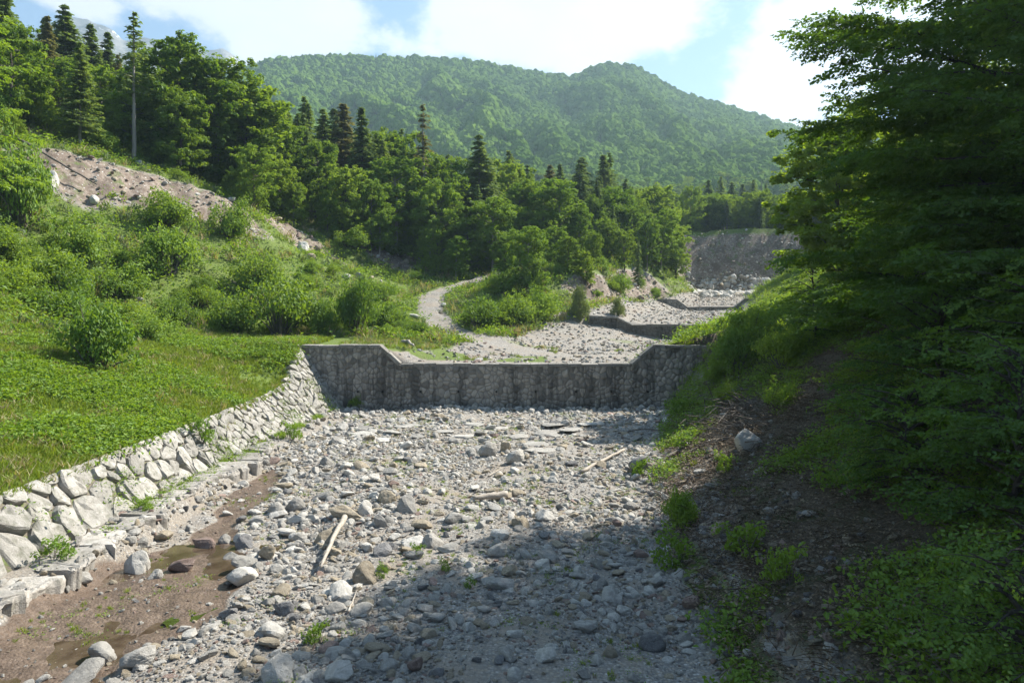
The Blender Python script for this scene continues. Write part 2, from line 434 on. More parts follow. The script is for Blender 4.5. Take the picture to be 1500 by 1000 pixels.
def dam_mat(name, lo, mid, hi):
    """masonry stone with dark run-off stains down from the coping"""
    t = NT(name); P = t.pos(); oi = t.n('ShaderNodeObjectInfo').outputs['Random']
    n1 = t.noise(3.0, 5, .65, P)
    wv = t.n('ShaderNodeTexWhiteNoise', noise_dimensions='1D'); t.l(t.math('MULTIPLY', oi, 91.7), wv.inputs['W'])
    col = t.ramp(t.math('ADD', t.math('MULTIPLY', n1, .55), t.math('MULTIPLY', wv.outputs[0], .45)), [(.25, lo), (.5, mid), (.78, hi)])
    st = t.noise(.7, 8, .8, t.mapv(P, (1.5, 1, .17)))
    st2 = t.noise(.5, 4, .6, P)
    f = t.math('MULTIPLY', t.rng(st, .47, .57), t.rng(st2, .28, .52, .45, 1.))
    col = t.mix(t.math('MULTIPLY', f, .68), col, (.04, .039, .037))
    t.princ(col, .88, .25, t.bump(t.noise(9, 5, .7, P), .7, .05)); return t.m
M['dam'] = dam_mat('dam_stone', (.14, .13, .115), (.23, .215, .19), (.40, .37, .32))
M['mortar'] = dam_mat('dam_mortar', (.13, .12, .105), (.19, .18, .16), (.26, .245, .22))
M['coping'] = stone_mat('coping_stone', (.13, .12, .105), (.22, .205, .185), (.32, .30, .275), .4)
def joint():
    t = NT('joint_soil'); P = t.pos(); n = t.noise(3, 6, .7, P)
    t.princ(t.ramp(n, [(.3, (.07, .06, .045)), (.5, (.16, .14, .11)), (.6, (.10, .13, .04)), (.75, (.24, .22, .19))]), .95, .1, t.bump(n, 1., .05)); return t.m
M['joint'] = joint()

def far_dam():
    t = NT('far_masonry'); P = t.pos()
    v = t.mapv(P, (1, .2, 1))
    c = t.vor(2.6, 'F1', v, 'Color'); e = t.vor(2.6, 'DISTANCE_TO_EDGE', v)
    sep = t.n('ShaderNodeSeparateColor'); t.l(c, sep.inputs[0])
    col = t.ramp(sep.outputs[0], [(.0, (.15, .14, .125)), (.5, (.25, .235, .21)), (1, (.38, .355, .315))])
    col = t.mix(t.rng(e, .02, .07, .7, 0.), col, (.07, .065, .06))
    st = t.noise(.7, 5, .7, t.mapv(P, (1.3, 1, .12)))
    col = t.mix(t.rng(st, .5, .64, 0., .75), col, (.05, .048, .045))
    t.princ(col, .9, .2, t.bump(t.rng(e, 0, .1), .8, .06)); return t.m
M['far_dam'] = far_dam()

def ground_mat():
    t = NT('valley_ground'); P = t.pos()
    at_ = t.n('ShaderNodeAttribute', attribute_name='zone'); sep = t.n('ShaderNodeSeparateColor'); t.l(at_.outputs['Color'], sep.inputs[0])
    grassw, earthw, mudw = sep.outputs
    litter = at_.outputs['Alpha']
    nb = t.noise(.9, 6, .65, P); ns = t.noise(7, 6, .7, P); nl = t.noise(.16, 4, .5, P)
    # gravel
    vc = t.vor(13, 'F1', P, 'Color'); vd = t.vor(13, 'F1', P)
    vc2 = t.n('ShaderNodeSeparateColor'); t.l(vc, vc2.inputs[0])
    gcol = t.ramp(vc2.outputs[0], [(0, (.13, .125, .12)), (.3, (.24, .23, .215)), (.6, (.33, .315, .29)), (.8, (.29, .24, .18)), (1, (.46, .45, .43))])
    gcol = t.mix(t.rng(vd, .35, .62, 0., .75), gcol, (.15, .14, .125))
    gcol = t.mix(t.rng(t.noise(.45, 5, .6, P), .44, .62, 0., .75), gcol, (.235, .20, .16))
    # bare earth
    ecol = t.ramp(t.noise(2.2, 7, .7, P), [(.3, (.11, .082, .064)), (.5, (.21, .165, .132)), (.66, (.33, .285, .24))])
    est = t.vor(2.3, 'F1', P, 'Color'); es = t.n('ShaderNodeSeparateColor'); t.l(est, es.inputs[0])
    ecol = t.mix(t.math('MULTIPLY', t.rng(t.vor(2.3, 'F1', P), .16, .22, 1., 0.), t.rng(es.outputs[1], .55, .6)), ecol, (.50, .485, .46))
    ecol = t.mix(t.rng(t.noise(.35, 5, .65, P), .45, .6, 0., .75), ecol, (.10, .075, .058))
    ecol = t.mix(t.rng(t.noise(.6, 6, .7, P), .55, .63, 0., .8), ecol, (.10, .13, .04))
    # vegetated
    vcol = t.ramp(ns, [(.3, (.045, .075, .014)), (.55, (.105, .150, .024)), (.75, (.17, .21, .045))])
    vcol = t.mix(t.rng(nl, .4, .65, 0., .5), vcol, (.13, .16, .045))
    vcol = t.mix(t.rng(nb, .60, .72, 0., .7), vcol, (.17, .14, .095))
    # mud
    mcol = t.ramp(t.noise(4, 6, .7, P), [(.35, (.075, .052, .036)), (.6, (.14, .10, .072)), (.75, (.25, .20, .155))])
    # leaf litter and dark humus under the trees
    lcol = t.ramp(t.noise(16, 5, .75, P), [(.3, (.035, .028, .02)), (.55, (.10, .078, .055)), (.72, (.22, .175, .13))])
    lcol = t.mix(t.rng(nb, .50, .64, 0., .6), lcol, (.045, .075, .02))
    def w(x, lo=.35, hi=.62, k=.55): return t.rng(t.math('ADD', x, t.math('MULTIPLY', t.math('SUBTRACT', nb, .5), k)), lo, hi)
    col = t.mix(w(earthw), gcol, ecol)
    col = t.mix(w(litter), col, lcol)
    col = t.mix(w(grassw), col, vcol)
    mw = w(mudw, .4, .6, .3)
    col = t.mix(mw, col, mcol)
    h = t.math('ADD', t.math('MULTIPLY', t.math('SUBTRACT', 1., vd), .6), t.math('MULTIPLY', ns, 1.2))
    rough = t.rng(mw, 0, 1, .92, .38)
    t.princ(col, rough, .3, t.bump(h, .9, .05)); return t.m
M['ground'] = ground_mat()

# ------------------------------------------------------------------ ground sheet, split by what it is
ys = [-12.0]
while ys[-1] < 700: ys.append(ys[-1] + max(.16, (ys[-1] + 8) * .0105))
ys = [y for y in ys if min(abs(y - q) for q in (55.35, 55.65, 84.7, 85.6, 114.7, 115.6)) > .12 or y < 50] + [55.35, 55.65, 84.7, 85.6, 114.7, 115.6]
ys = np.array(sorted(y for y in ys if y <= 700))
us = np.concatenate([-np.geomspace(3.0, .8, 34)[:-1], np.arange(-.8, .8001, .0042), np.geomspace(.8, 3.0, 34)[1:]])
Yg, Ug = np.meshgrid(ys, us, indexing='ij')
Xg = Ug * (Yg + 17)
Zg, Sg, Pg = terrain(Xg, Yg)
scw = scar_w(Xg, Yg, Sg)
muw = mud_w(Xg, Yg)
nn = fbm(Xg, Yg, 4, 3, 71)
bedw = sstep(8.6, 9.0, Sg) * (1 - sstep(10.95, 11.15, Sg + nn * .1)) * (Yg < 55.5)
terr = (sstep(7.9, 8.7, Sg + nn * .5) * (1 - sstep(11.1, 11.7, Sg)) * (Yg > 55.5) * (Yg < 66)
        + sstep(7.3, 8.0, Sg + nn * .4) * (1 - sstep(11.2, 11.8, Sg)) * (Yg >= 66) * (Yg < 86)
        + sstep(7.95, 8.15, Sg + nn * .1) * (1 - sstep(11.2, 11.8, Sg)) * (Yg >= 86) * (Yg < 172))
gpatch = sstep(.12, .35, fbm(Xg, Yg, 3.2, 3, 77)) * ((Yg > 55.5) & (Yg < 80)) * .45
# the level strip of grass in front of the gravel terrace
strip = ((Yg > 57) & (Yg < 60.5) & (Xg > -8) & (Xg < 3)) * sstep(.0, .3, fbm(Xg, Yg, 2.5, 2, 79) + .15)
gravel = np.clip(np.maximum(np.maximum(bedw, terr * (1 - gpatch) * (1 - strip)), Pg), 0, 1)
foot = sstep(6.9, 7.1, Sg) * (1 - sstep(8.6, 9, Sg)) * (Yg < 56)
gravel = np.maximum(gravel, foot)
rb = sstep(11.0, 11.3, Sg) * (Yg < 56)
wood = rb * np.clip(sstep(11.05, 11.9, Sg + nn * .3), 0, 1)
grass = np.clip(1 - gravel - scw, 0, 1)
litter = np.clip(wood * (1 - sstep(.1, .5, nn + np.clip((Yg - 44) / 12, -1, .5))), 0, 1)
litter = np.maximum(litter, ((Sg > 11.7) & (Yg < 60)) * .9)
shoulder = rb * (1 - wood)
earth = np.clip(np.maximum(scw, rb * (1 - sstep(11.5, 12.1, Sg)) * sstep(-.2, .3, fbm(Xg, Yg, 3, 3, 83)) * (Yg < 46) * .8), 0, 1)
grass = np.clip(grass - litter - earth * .8, 0, 1) * (1 - rb * .6)
zone = np.stack([grass, earth, muw, litter], -1).reshape(-1, 4)
nr, nc = Xg.shape
idx = np.arange(nr * nc).reshape(nr, nc)
Q = np.stack([idx[:-1, :-1], idx[:-1, 1:], idx[1:, 1:], idx[1:, :-1]], -1).reshape(-1, 4)
V = np.stack([Xg, Yg, Zg], -1).reshape(-1, 3)
cS = ((Sg[:-1, :-1] + Sg[1:, 1:]) / 2).ravel(); cY = ((Yg[:-1, :-1] + Yg[1:, 1:]) / 2).ravel()
cP = Pg[:-1, :-1].ravel(); cE = scw[:-1, :-1].ravel(); cG = gravel[:-1, :-1].ravel()
cM = muw[:-1, :-1].ravel()
which = np.full(len(Q), 0)
NAMES = ['hillside', 'stream_bed', 'grassy_bank_ground', 'wooded_bank_ground', 'gravel_terrace_ground', 'dirt_path', 'eroded_slope', 'eroded_cliff', 'mud_ground']
which[(cY < 56) & (cS > 3.9) & (cS <= 7.0)] = 2
which[(cY < 55.5) & (cS > 7.0) & (cS < 11.05)] = 1
which[(cY < 84.7) & (cS >= 11.05)] = 3
which[(cY >= 55.5) & (cY < 172) & (cG > .5)] = 4
which[cP > .5] = 5
which[(cE > .5) & (cY < 140)] = 6
which[(cE > .5) & (cY >= 140)] = 7
which[(cM > .5)] = 8
LB = {0: 'green wooded hillside rising behind the stream bed', 1: 'dry stream bed of pale cobbles and gravel below the dam',
      2: 'bright green grassy bank above the sloping stone revetment', 3: 'shaded bank of earth and leaf litter under the overhanging trees',
      4: 'grey gravel terrace held behind the stone check dams', 5: 'pale gravel track winding up through the bushes',
      6: 'bare pinkish earth scar strewn with stones on the hillside', 7: 'tall grey eroded cliff at the head of the stream',
      8: 'brown muddy channel beside the stone footing'}
for k, nm in enumerate(NAMES):
    q = Q[which == k]
    if not len(q): continue
    u, inv = np.unique(q, return_inverse=True)
    me = mesh_np(nm, V[u], inv.reshape(-1, 4), [M['ground']], True, {'zone': ('FLOAT_COLOR', zone[u])})
    tag(link(nm, me), LB[k], kind='structure')

# ------------------------------------------------------------------ wooded mountain and rock peaks
RPX = np.array([-1400, -600, -200, 0, 200, 330, 355, 380, 410, 460, 520, 580, 650, 720, 780, 830, 850, 870, 895, 930, 965, 1000, 1060, 1100, 1180, 1300, 1500, 2000, 2900])
RPY = np.array([190, 120, 110, 110, 112, 112, 106, 96, 88, 86, 86, 88, 89, 97, 108, 116, 110, 100, 95, 103, 121, 140, 158, 170, 195, 220, 262, 300, 320])
def mountain_z(X, Y):
    px = X / np.maximum(Y, 1) * F + 750
    ry = np.interp(px, RPX, RPY) + 3
    t = np.clip((Y - 430) / 620, 0, 1)
    base = 305 + np.clip((750 - px) * .04, -40, 40)
    row = base + (ry - base) * t ** .92
    z = CZ - (row - HOR) * Y / F
    wq = fbm(px * .004, t * 2.2, 1.0, 3, 95) * 1.1
    sp = np.abs(fbm(px * .0055 + t * .9 + wq, px * .002 + t * .8, 1.0, 3, 91)) * 2.4 - .6
    sp2 = np.abs(fbm(px * .017 + t * 1.7 + wq * 2, t * 2.5 + px * .004, 1.0, 3, 97)) * 2 - .5
    z = z - (sp * 38 + sp2 * 13) * np.sin(np.pi * np.clip(t, 0, 1)) ** .8 * (1 - sstep(.8, 1, t))
    back = np.clip((Y - 1050) / 350, 0, 1)
    return z - back * 190
mu = np.linspace(-1.9, 1.9, 260); my = np.concatenate([np.linspace(420, 1050, 90), np.linspace(1065, 1400, 12)])
MY, MU = np.meshgrid(my, mu, indexing='ij'); MX = MU * MY
MZ = mountain_z(MX, MY); MZ[0] -= 30
r_, c_ = MX.shape; ii = np.arange(r_ * c_).reshape(r_, c_)
def gridq(ii): return np.stack([ii[:-1, :-1], ii[:-1, 1:], ii[1:, 1:], ii[1:, :-1]], -1).reshape(-1, 4)
def mount_mat():
    t = NT('forest_floor'); P = t.pos(); n = t.noise(.02, 6, .7, P)
    col = t.ramp(n, [(.35, (.025, .05, .014)), (.6, (.05, .08, .025)), (.75, (.10, .11, .07))])
    t.princ(col, .95, .1); return t.m
tag(link('mountain', mesh_np('mountain', np.stack([MX, MY, MZ], -1).reshape(-1, 3), gridq(ii), [mount_mat()], True)),
    'green wooded mountain closing the valley with a rounded summit', kind='structure')
KPX = np.array([-700, -200, 40, 90, 110, 135, 165, 185, 215, 240, 262, 285, 300, 315, 330, 345, 360, 420, 520, 700])
KPY = np.array([140, 90, 60, 22, 26, 30, 45, 60, 54, 60, 62, 68, 76, 70, 72, 84, 102, 150, 240, 330])
kx = np.linspace(-700, 700, 260); kt = np.linspace(0, 1, 60)
KT, KX = np.meshgrid(kt, kx, indexing='ij')
KY = 1450 + KT * 500
crest = np.interp(KX, KPX, KPY)
krow = 300 + (crest - 300) * KT ** .8 + fbm(KX, KT * 200, 42, 5, 101) * 20 * np.sin(np.pi * np.clip(KT, 0, 1)) + fbm(KX, KT * 100, 20, 4, 103) * 6
KXX = (KX - 750) / F * KY; KZ = CZ - (krow - HOR) * KY / F
def rock_mat():
    t = NT('mountain_rock'); P = t.pos()
    n = t.noise(.012, 8, .72, t.mapv(P, (1, 1, 2.2)))
    col = t.ramp(n, [(.35, (.08, .078, .077)), (.5, (.19, .183, .175)), (.65, (.31, .30, .285))])
    z = t.n('ShaderNodeSeparateXYZ'); t.l(P, z.inputs[0])
    grn = t.math('MULTIPLY', t.rng(z.outputs[2], 560, 690, 1., .0), t.rng(t.noise(.01, 5, .6, P), .4, .6))
    col = t.mix(grn, col, (.07, .10, .035))
    sn = t.math('MULTIPLY', t.rng(t.noise(.018, 3, .5, P), .66, .69), t.rng(z.outputs[2], 660, 700))
    col = t.mix(sn, col, (.85, .86, .88))
    t.princ(col, .95, .1, t.bump(n, 1., 14)); return t.m
ki = np.arange(KX.size).reshape(KX.shape)
kv = np.stack([KXX, KY, KZ], -1)
tag(link('rock_mountain', mesh_np('rock_mountain', kv.reshape(-1, 3), gridq(ki), [rock_mat()], True)),
    'grey bare rock peaks far behind the wooded slope', kind='structure')

# ------------------------------------------------------------------ rocks
import bmesh
def ico(sub):
    bm = bmesh.new(); bmesh.ops.create_icosphere(bm, subdivisions=sub, radius=1)
    v = np.array([p.co[:] for p in bm.verts]); f = np.array([[q.index for q in p.verts] for p in bm.faces]); bm.free()
    return v, f
ICO = {k: ico(k) for k in (1, 2, 3, 4)}
def n3(v, s, sc):
    return (fbm(v[:, 0] * sc + s * 3.1, v[:, 1] * sc + v[:, 2] * .7 * sc, 1, 3, s) + fbm(v[:, 2] * sc - s, v[:, 0] * .6 * sc - v[:, 1] * sc, 1, 3, s + 5)) * .5
def rock_verts(seed, sub=3, planes=9, ang=.9, rough=.07, cap=1.22):
    r = np.random.default_rng(seed); v, f = ICO[sub]
    n = r.normal(size=(planes, 3)); n /= np.linalg.norm(n, axis=1)[:, None]
    d = r.uniform(.55, .95, planes)
    dot = np.clip(v @ n.T, .02, None)
    rr = d / dot
    k = 34
    m = -np.log(np.exp(-k * np.minimum(rr, 3)).sum(1) + np.exp(-k * cap)) / k
    m = ang * m + (1 - ang) * .85
    m = m + n3(v, seed, 1.7) * rough * 2 + n3(v, seed + 40, 5.5) * rough * .55
    p = v * m[:, None] * np.array([1, r.uniform(.68, .95), r.uniform(.5, .78)])
    p[:, 2] -= p[:, 2].min() * 0  # centre kept
    return p / np.abs(p[:, 0]).max(), f
ROCKS = {}
def rock_mesh(shape, colour, sub):
    k = (shape, colour, sub)
    if k not in ROCKS:
        v, f = rock_verts(100 + shape, sub, ang=.9 + .02 * (shape % 6), rough=.09)
        ROCKS[k] = mesh_np('stone', v, f, [ROCKM[colour]], False)
    return ROCKS[k]

# geometry-nodes scatter for what nobody could count
def scatter(name, pts, rots, scales, sources, label):
    """pts (n,3), rots (n,3), scales (n,3); sources: list of meshes picked at random"""
    src = bpy.data.collections.new(name + '_kinds')
    for i, me in enumerate(sources):
        src.objects.link(bpy.data.objects.new(name + '_kind', me))
    me = bpy.data.meshes.new(name); me.vertices.add(len(pts))
    me.vertices.foreach_set('co', np.asarray(pts, np.float32).ravel())
    for an, d in (('rot', rots), ('scl', scales)):
        a = me.attributes.new(an, 'FLOAT_VECTOR', 'POINT'); a.data.foreach_set('vector', np.asarray(d, np.float32).ravel())
    a = me.attributes.new('pick', 'INT', 'POINT'); a.data.foreach_set('value', RG.integers(0, len(sources), len(pts)).astype(np.int32))
    o = link(name, me)
    ng = bpy.data.node_groups.new(name + '_scatter', 'GeometryNodeTree')
    ng.interface.new_socket('Geometry', in_out='INPUT', socket_type='NodeSocketGeometry')
    ng.interface.new_socket('Geometry', in_out='OUTPUT', socket_type='NodeSocketGeometry')
    N = ng.nodes.new; L = ng.links.new
    gi = N('NodeGroupInput'); go = N('NodeGroupOutput')
    ip = N('GeometryNodeInstanceOnPoints'); ci = N('GeometryNodeCollectionInfo')
    ci.inputs['Collection'].default_value = src; ci.inputs['Separate Children'].default_value = True; ci.inputs['Reset Children'].default_value = True
    ip.inputs['Pick Instance'].default_value = True
    def na(nm, ty):
        n = N('GeometryNodeInputNamedAttribute'); n.data_type = ty; n.inputs['Name'].default_value = nm
        return next(s_ for s_ in n.outputs if s_.enabled and s_.name == 'Attribute')
    L(gi.outputs[0], ip.inputs['Points']); L(ci.outputs[0], ip.inputs['Instance'])
    L(na('pick', 'INT'), ip.inputs['Instance Index'])
    er = N('FunctionNodeEulerToRotation'); L(na('rot', 'FLOAT_VECTOR'), er.inputs[0]); L(er.outputs[0], ip.inputs['Rotation'])
    L(na('scl', 'FLOAT_VECTOR'), ip.inputs['Scale'])
    L(ip.outputs[0], go.inputs[0])
    md = o.modifiers.new('scatter', 'NODES'); md.node_group = ng
    tag(o, label, kind='stuff')
    return o

# ------------------------------------------------------------------ foliage building blocks
def leaf_quads(C, U, Wd, ln, wd, fold=.12):
    """rhombic leaves: centres C, directions U, side directions Wd, length ln, width wd"""
    n = len(C); ln = np.broadcast_to(ln, (n,))[:, None]; wd = np.broadcast_to(wd, (n,))[:, None]
    N_ = np.cross(U, Wd)
    a = C - U * ln * .5; b = C + Wd * wd * .5 + N_ * ln * fold; c = C + U * ln * .5; d = C - Wd * wd * .5 + N_ * ln * fold
    v = np.stack([a, b, c, d], 1).reshape(-1, 3)
    f = np.arange(n * 4).reshape(n, 4)
    return v, f
def unit(v): return v / np.maximum(np.linalg.norm(v, axis=-1, keepdims=True), 1e-9)
def frames(nrm, r):
    """random in-plane directions for the normals"""
    t = unit(np.cross(nrm, unit(r.normal(size=nrm.shape))))
    return t, np.cross(nrm, t)
def tube(pts, rad, sides=6):
    pts = np.asarray(pts, float); n = len(pts)
    T = unit(np.gradient(pts, axis=0))
    ref = np.array([0, 0, 1.]) if abs(T[0][2]) < .9 else np.array([1., 0, 0])
    A = unit(np.cross(T, ref)); B = np.cross(T, A)
    an = np.linspace(0, 2 * np.pi, sides, endpoint=False)
    ring = np.cos(an)[None, :, None] * A[:, None, :] + np.sin(an)[None, :, None] * B[:, None, :]
    v = (pts[:, None, :] + ring * np.asarray(rad)[:, None, None]).reshape(-1, 3)
    q = []
    for i in range(n - 1):
        for j in range(sides):
            q.append((i * sides + j, i * sides + (j + 1) % sides, (i + 1) * sides + (j + 1) % sides, (i + 1) * sides + j))
    return v, np.array(q)
class Acc:
    def __init__(s): s.v = []; s.f = []; s.n = 0; s.t = []
    def add(s, v, f, t=None):
        s.v.append(v); s.f.append(f + s.n); s.n += len(v)
        if t is not None: s.t.append(t)
    def mesh(s, name, mat, smooth=False):
        v = np.concatenate(s.v); f = np.concatenate(s.f)
        at_ = {'tint': ('FLOAT', np.concatenate(s.t))} if s.t else None
        return mesh_np(name, v, f, [mat], smooth, at_)

def broadleaf(seed, h=1., w=.5, nclump=170, nleaf=34, leaf=.025, mat='leaf', bare=.18, barkm='bark', up=.5):
    """tree of unit height: trunk with limbs, crown of leaf clumps at the limb ends"""
    r = np.random.default_rng(seed)
    T = Acc(); K = Acc()
    tp = np.array([[0, 0, -.03], [r.normal() * .008, r.normal() * .008, .25], [r.normal() * .02, r.normal() * .02, .55], [r.normal() * .03, r.normal() * .03, .93]])
    zz = np.linspace(-.03, .93, 10)
    tr = np.stack([np.interp(zz, tp[:, 2], tp[:, 0]), np.interp(zz, tp[:, 2], tp[:, 1]), zz], 1)
    T.add(*tube(tr, np.interp(zz, [0, .93], [.017, .003]), 7))
    tips = []
    nl = 30
    for i in range(nl):
        z0 = bare + (0.90 - bare) * (i + r.uniform(0, 1)) / nl
        az = i * 2.4 + r.normal() * .4
        prof = math.sin(math.pi * min(1, max(.05, ((z0 - bare) / (1.02 - bare)) * .78 + .2))) ** .7
        L = w * prof * r.uniform(.75, 1.12)
        o = np.array([np.interp(z0, tr[:, 2], tr[:, 0]), np.interp(z0, tr[:, 2], tr[:, 1]), z0])
        d = np.array([math.cos(az), math.sin(az), 0])
        s_ = np.linspace(0, 1, 5)[:, None]
        rise = up * L * r.uniform(.4, 1.)
        P = o + d * L * s_ + np.array([0, 0, 1]) * rise * s_ ** .8 + r.normal(size=(5, 3)) * .006 * s_
        T.add(*tube(P, np.linspace(.0055, .0012, 5), 4))
        for q in (.45, .62, .8, .95, 1.):
            c = o + d * L * q + np.array([0, 0, rise * q ** .8])
            for _ in range(max(1, nclump // (nl * 5) + (1 if r.random() < (nclump / (nl * 5)) % 1 else 0))):
                tips.append(c + r.normal(size=3) * np.array([.05, .05, .028]))
    for _ in range(8): tips.append(np.array([tr[-1, 0], tr[-1, 1], r.uniform(.84, .985)]) + r.normal(size=3) * .018)
    tips = np.array(tips); tips[:, 2] = np.minimum(tips[:, 2], 1.0)
    nT = len(tips)
    cl = np.repeat(tips, nleaf, 0)
    rad = np.repeat(r.uniform(.018, .044, nT), nleaf)[:, None]
    off = unit(r.normal(size=cl.shape)) * (r.random(len(cl)) ** .45)[:, None]
    off[:, 2] = off[:, 2] * .8
    C = cl + off * rad
    nrm = unit(off * np.array([.6, .6, 1]) + np.array([0, 0, .55]) + r.normal(size=C.shape) * .45)
    U, Wd = frames(nrm, r)
    sz = leaf * r.uniform(.6, 1.25, len(C))
    v, f = leaf_quads(C, U, Wd, sz, sz * .62)
    ct = np.repeat(r.random(nT), nleaf)
    tint = np.repeat(np.clip(ct * .55 + r.random(len(C)) * .45, 0, 1), 4)
    K.add(v, f, tint)
    return T.mesh('trunk', M[barkm], True), K.mesh('crown', M[mat])

def conifer(seed, w=.15, bare=.12, layers=34, per=9, mat='needle', droop=.35, dens=1., barkm='bark', leaf=.02):
    r = np.random.default_rng(seed)
    T = Acc(); K = Acc()
    zz = np.linspace(-.03, .99, 9)
    tr = np.stack([zz * 0 + r.normal(size=9) * .002, r.normal(size=9) * .002, zz], 1)
    T.add(*tube(tr, np.interp(zz, [0, 1], [.013, .0012]), 6))
    Cs = []; Us = []; Ss = []
    for i in range(layers):
        z0 = bare + (.985 - bare) * (i + r.random() * .8) / layers
        f_ = (1 - z0) / (1 - bare)
        R = w * (f_ ** .92) * (1 if f_ < .85 else (1.0 - (f_ - .85) * 2.5))
        for j in range(per):
            if r.random() > dens * .86: continue
            az = r.uniform(0, 6.28); L = R * r.choice((r.uniform(.35, .8), r.uniform(.75, 1.25), r.uniform(.8, 1.1))) + .006
            d = np.array([math.cos(az), math.sin(az), 0]); side = np.array([-d[1], d[0], 0])
            n = max(4, int(L / .0075))
            s_ = np.linspace(.12, 1, n)[:, None]
            P = np.array([0, 0, z0]) + d * L * s_ + np.array([0, 0, -1]) * droop * L * (s_ ** 1.3) + np.array([0, 0, 1]) * .12 * L * s_ ** 3
            if f_ > .08 and j % 3 == 0:
                T.add(*tube(np.array([[0, 0, z0], P[n // 2], P[-1]]), [.0026, .0016, .0006], 3))
            lat = (1 - s_) * .55 + .15
            for sgn in (-1, 1, 0):
                pp = P + side * sgn * L * lat * r.uniform(.15, .5, (n, 1)) + r.normal(size=P.shape) * .0035
                pp[:, 2] -= np.abs(sgn) * .006
                uu = unit(d + side * sgn * .9 + np.array([0, 0, -.45]) + r.normal(size=P.shape) * .25)
                Cs.append(pp); Us.append(uu); Ss.append(np.full(n, leaf) * r.uniform(.7, 1.3, n))
    C = np.concatenate(Cs); U = np.concatenate(Us); sz = np.concatenate(Ss)
    nrm = unit(np.array([0, 0, 1.]) + r.normal(size=C.shape) * .5)
    Wd = unit(np.cross(nrm, U))
    v, f = leaf_quads(C, U, Wd, sz, sz * .55, .05)
    K.add(v, f, np.repeat(r.random(len(C)), 4))
    return T.mesh('trunk', M[barkm], True), K.mesh('crown', M[mat])

def bush_mesh(seed, nclump=46, nleaf=26, leaf=.085, mat='leaf_light', upright=False, flat=.8):
    """bush of about unit radius: leaf clumps over a lumpy dome plus stems"""
    r = np.random.default_rng(seed); K = Acc(); T = Acc()
    d = unit(r.normal(size=(nclump, 3))); d[:, 2] = np.abs(d[:, 2])
    rad = (1 - .5 * r.random(nclump) ** 1.6)[:, None]
    sub = np.stack([r.uniform(-.55, .55, 7), r.uniform(-.55, .55, 7), r.uniform(0, .35, 7)], 1); sr = r.uniform(.32, .7, 7); si = r.integers(0, 7, nclump)
    C0 = sub[si] + d * rad * sr[si][:, None] * np.array([1, 1, 1.15]) + np.array([0, 0, .08])
    sh_ = r.random(nclump) < .12; C0[sh_, 2] += r.uniform(.1, .4, sh_.sum())
    if upright: C0 = d * rad * np.array([.62, .62, 1.35]) + np.array([0, 0, .1])
    for c in C0[::3]:
        T.add(*tube(np.array([[c[0] * .12, c[1] * .12, -.1], c * .55, c]), [.022, .014, .004], 4))
    cl = np.repeat(C0, nleaf, 0); off = unit(r.normal(size=cl.shape)) * (r.random(len(cl)) ** .4)[:, None]
    C = cl + off * np.array([.24, .24, .18 if not upright else .3])
    nrm = unit(off + np.array([0, 0, .5]) + r.normal(size=C.shape) * .5)
    U, Wd = frames(nrm, r)
    if upright: U = unit(d.repeat(nleaf, 0) * .5 + np.array([0, 0, 1.2]) + r.normal(size=C.shape) * .35); Wd = unit(np.cross(nrm, U))
    sz = leaf * r.uniform(.6, 1.3, len(C))
    v, f = leaf_quads(C, U, Wd, sz, sz * (.6 if not upright else .28))
    ct = np.repeat(r.random(nclump), nleaf)
    K.add(v, f, np.repeat(np.clip(ct * .5 + r.random(len(C)) * .5, 0, 1), 4))
    return T.mesh('stem', M['bark'], True), K.mesh('foliage', M[mat])

# ------------------------------------------------------------------ voronoi stones for masonry
def clip_poly(poly, a, n):
    """keep the side where (p-a).n <= 0"""
    outp = []
    m = len(poly)
    for i in range(m):
        p, q = poly[i], poly[(i + 1) % m]
        dp = (p[0] - a[0]) * n[0] + (p[1] - a[1]) * n[1]; dq = (q[0] - a[0]) * n[0] + (q[1] - a[1]) * n[1]
        if dp <= 0: outp.append(p)
        if (dp < 0) != (dq < 0) and abs(dp - dq) > 1e-9:
            t = dp / (dp - dq); outp.append((p[0] + (q[0] - p[0]) * t, p[1] + (q[1] - p[1]) * t))
    return outp
def relax_points(gen, n, r, tries=6):
    pts = []
    while len(pts) < n:
        best = None; bd = -1
        for _ in range(tries):
            p = gen(r)
            d = min(((p[0] - q[0]) ** 2 + (p[1] - q[1]) ** 2) / (p[2] * q[2]) for q in pts[-400:]) if pts else 1e9
            if d > bd: bd, best = d, p
        pts.append(best)
    return pts
def cells(pts, clips):
    P = np.array([p[:2] for p in pts]); outp = []
    for i, p in enumerate(pts):
        d = ((P - P[i]) ** 2).sum(1); nb = np.argsort(d)[1:18]
        R = 2.2 * math.sqrt(d[nb[5]])
        poly = [(p[0] - R, p[1] - R), (p[0] + R, p[1] - R), (p[0] + R, p[1] + R), (p[0] - R, p[1] + R)]
        for j in nb:
            q = P[j]; mid = ((p[0] + q[0]) / 2, (p[1] + q[1]) / 2)
            poly = clip_poly(poly, mid, (q[0] - p[0], q[1] - p[1]))
            if len(poly) < 3: break
        for a, n in clips(p):
            if len(poly) >= 3: poly = clip_poly(poly, a, n)
        if len(poly) >= 3: outp.append((i, poly))
    return outp
def area(poly): return abs(sum(poly[i][0] * poly[(i + 1) % len(poly)][1] - poly[(i + 1) % len(poly)][0] * poly[i][1] for i in range(len(poly)))) / 2
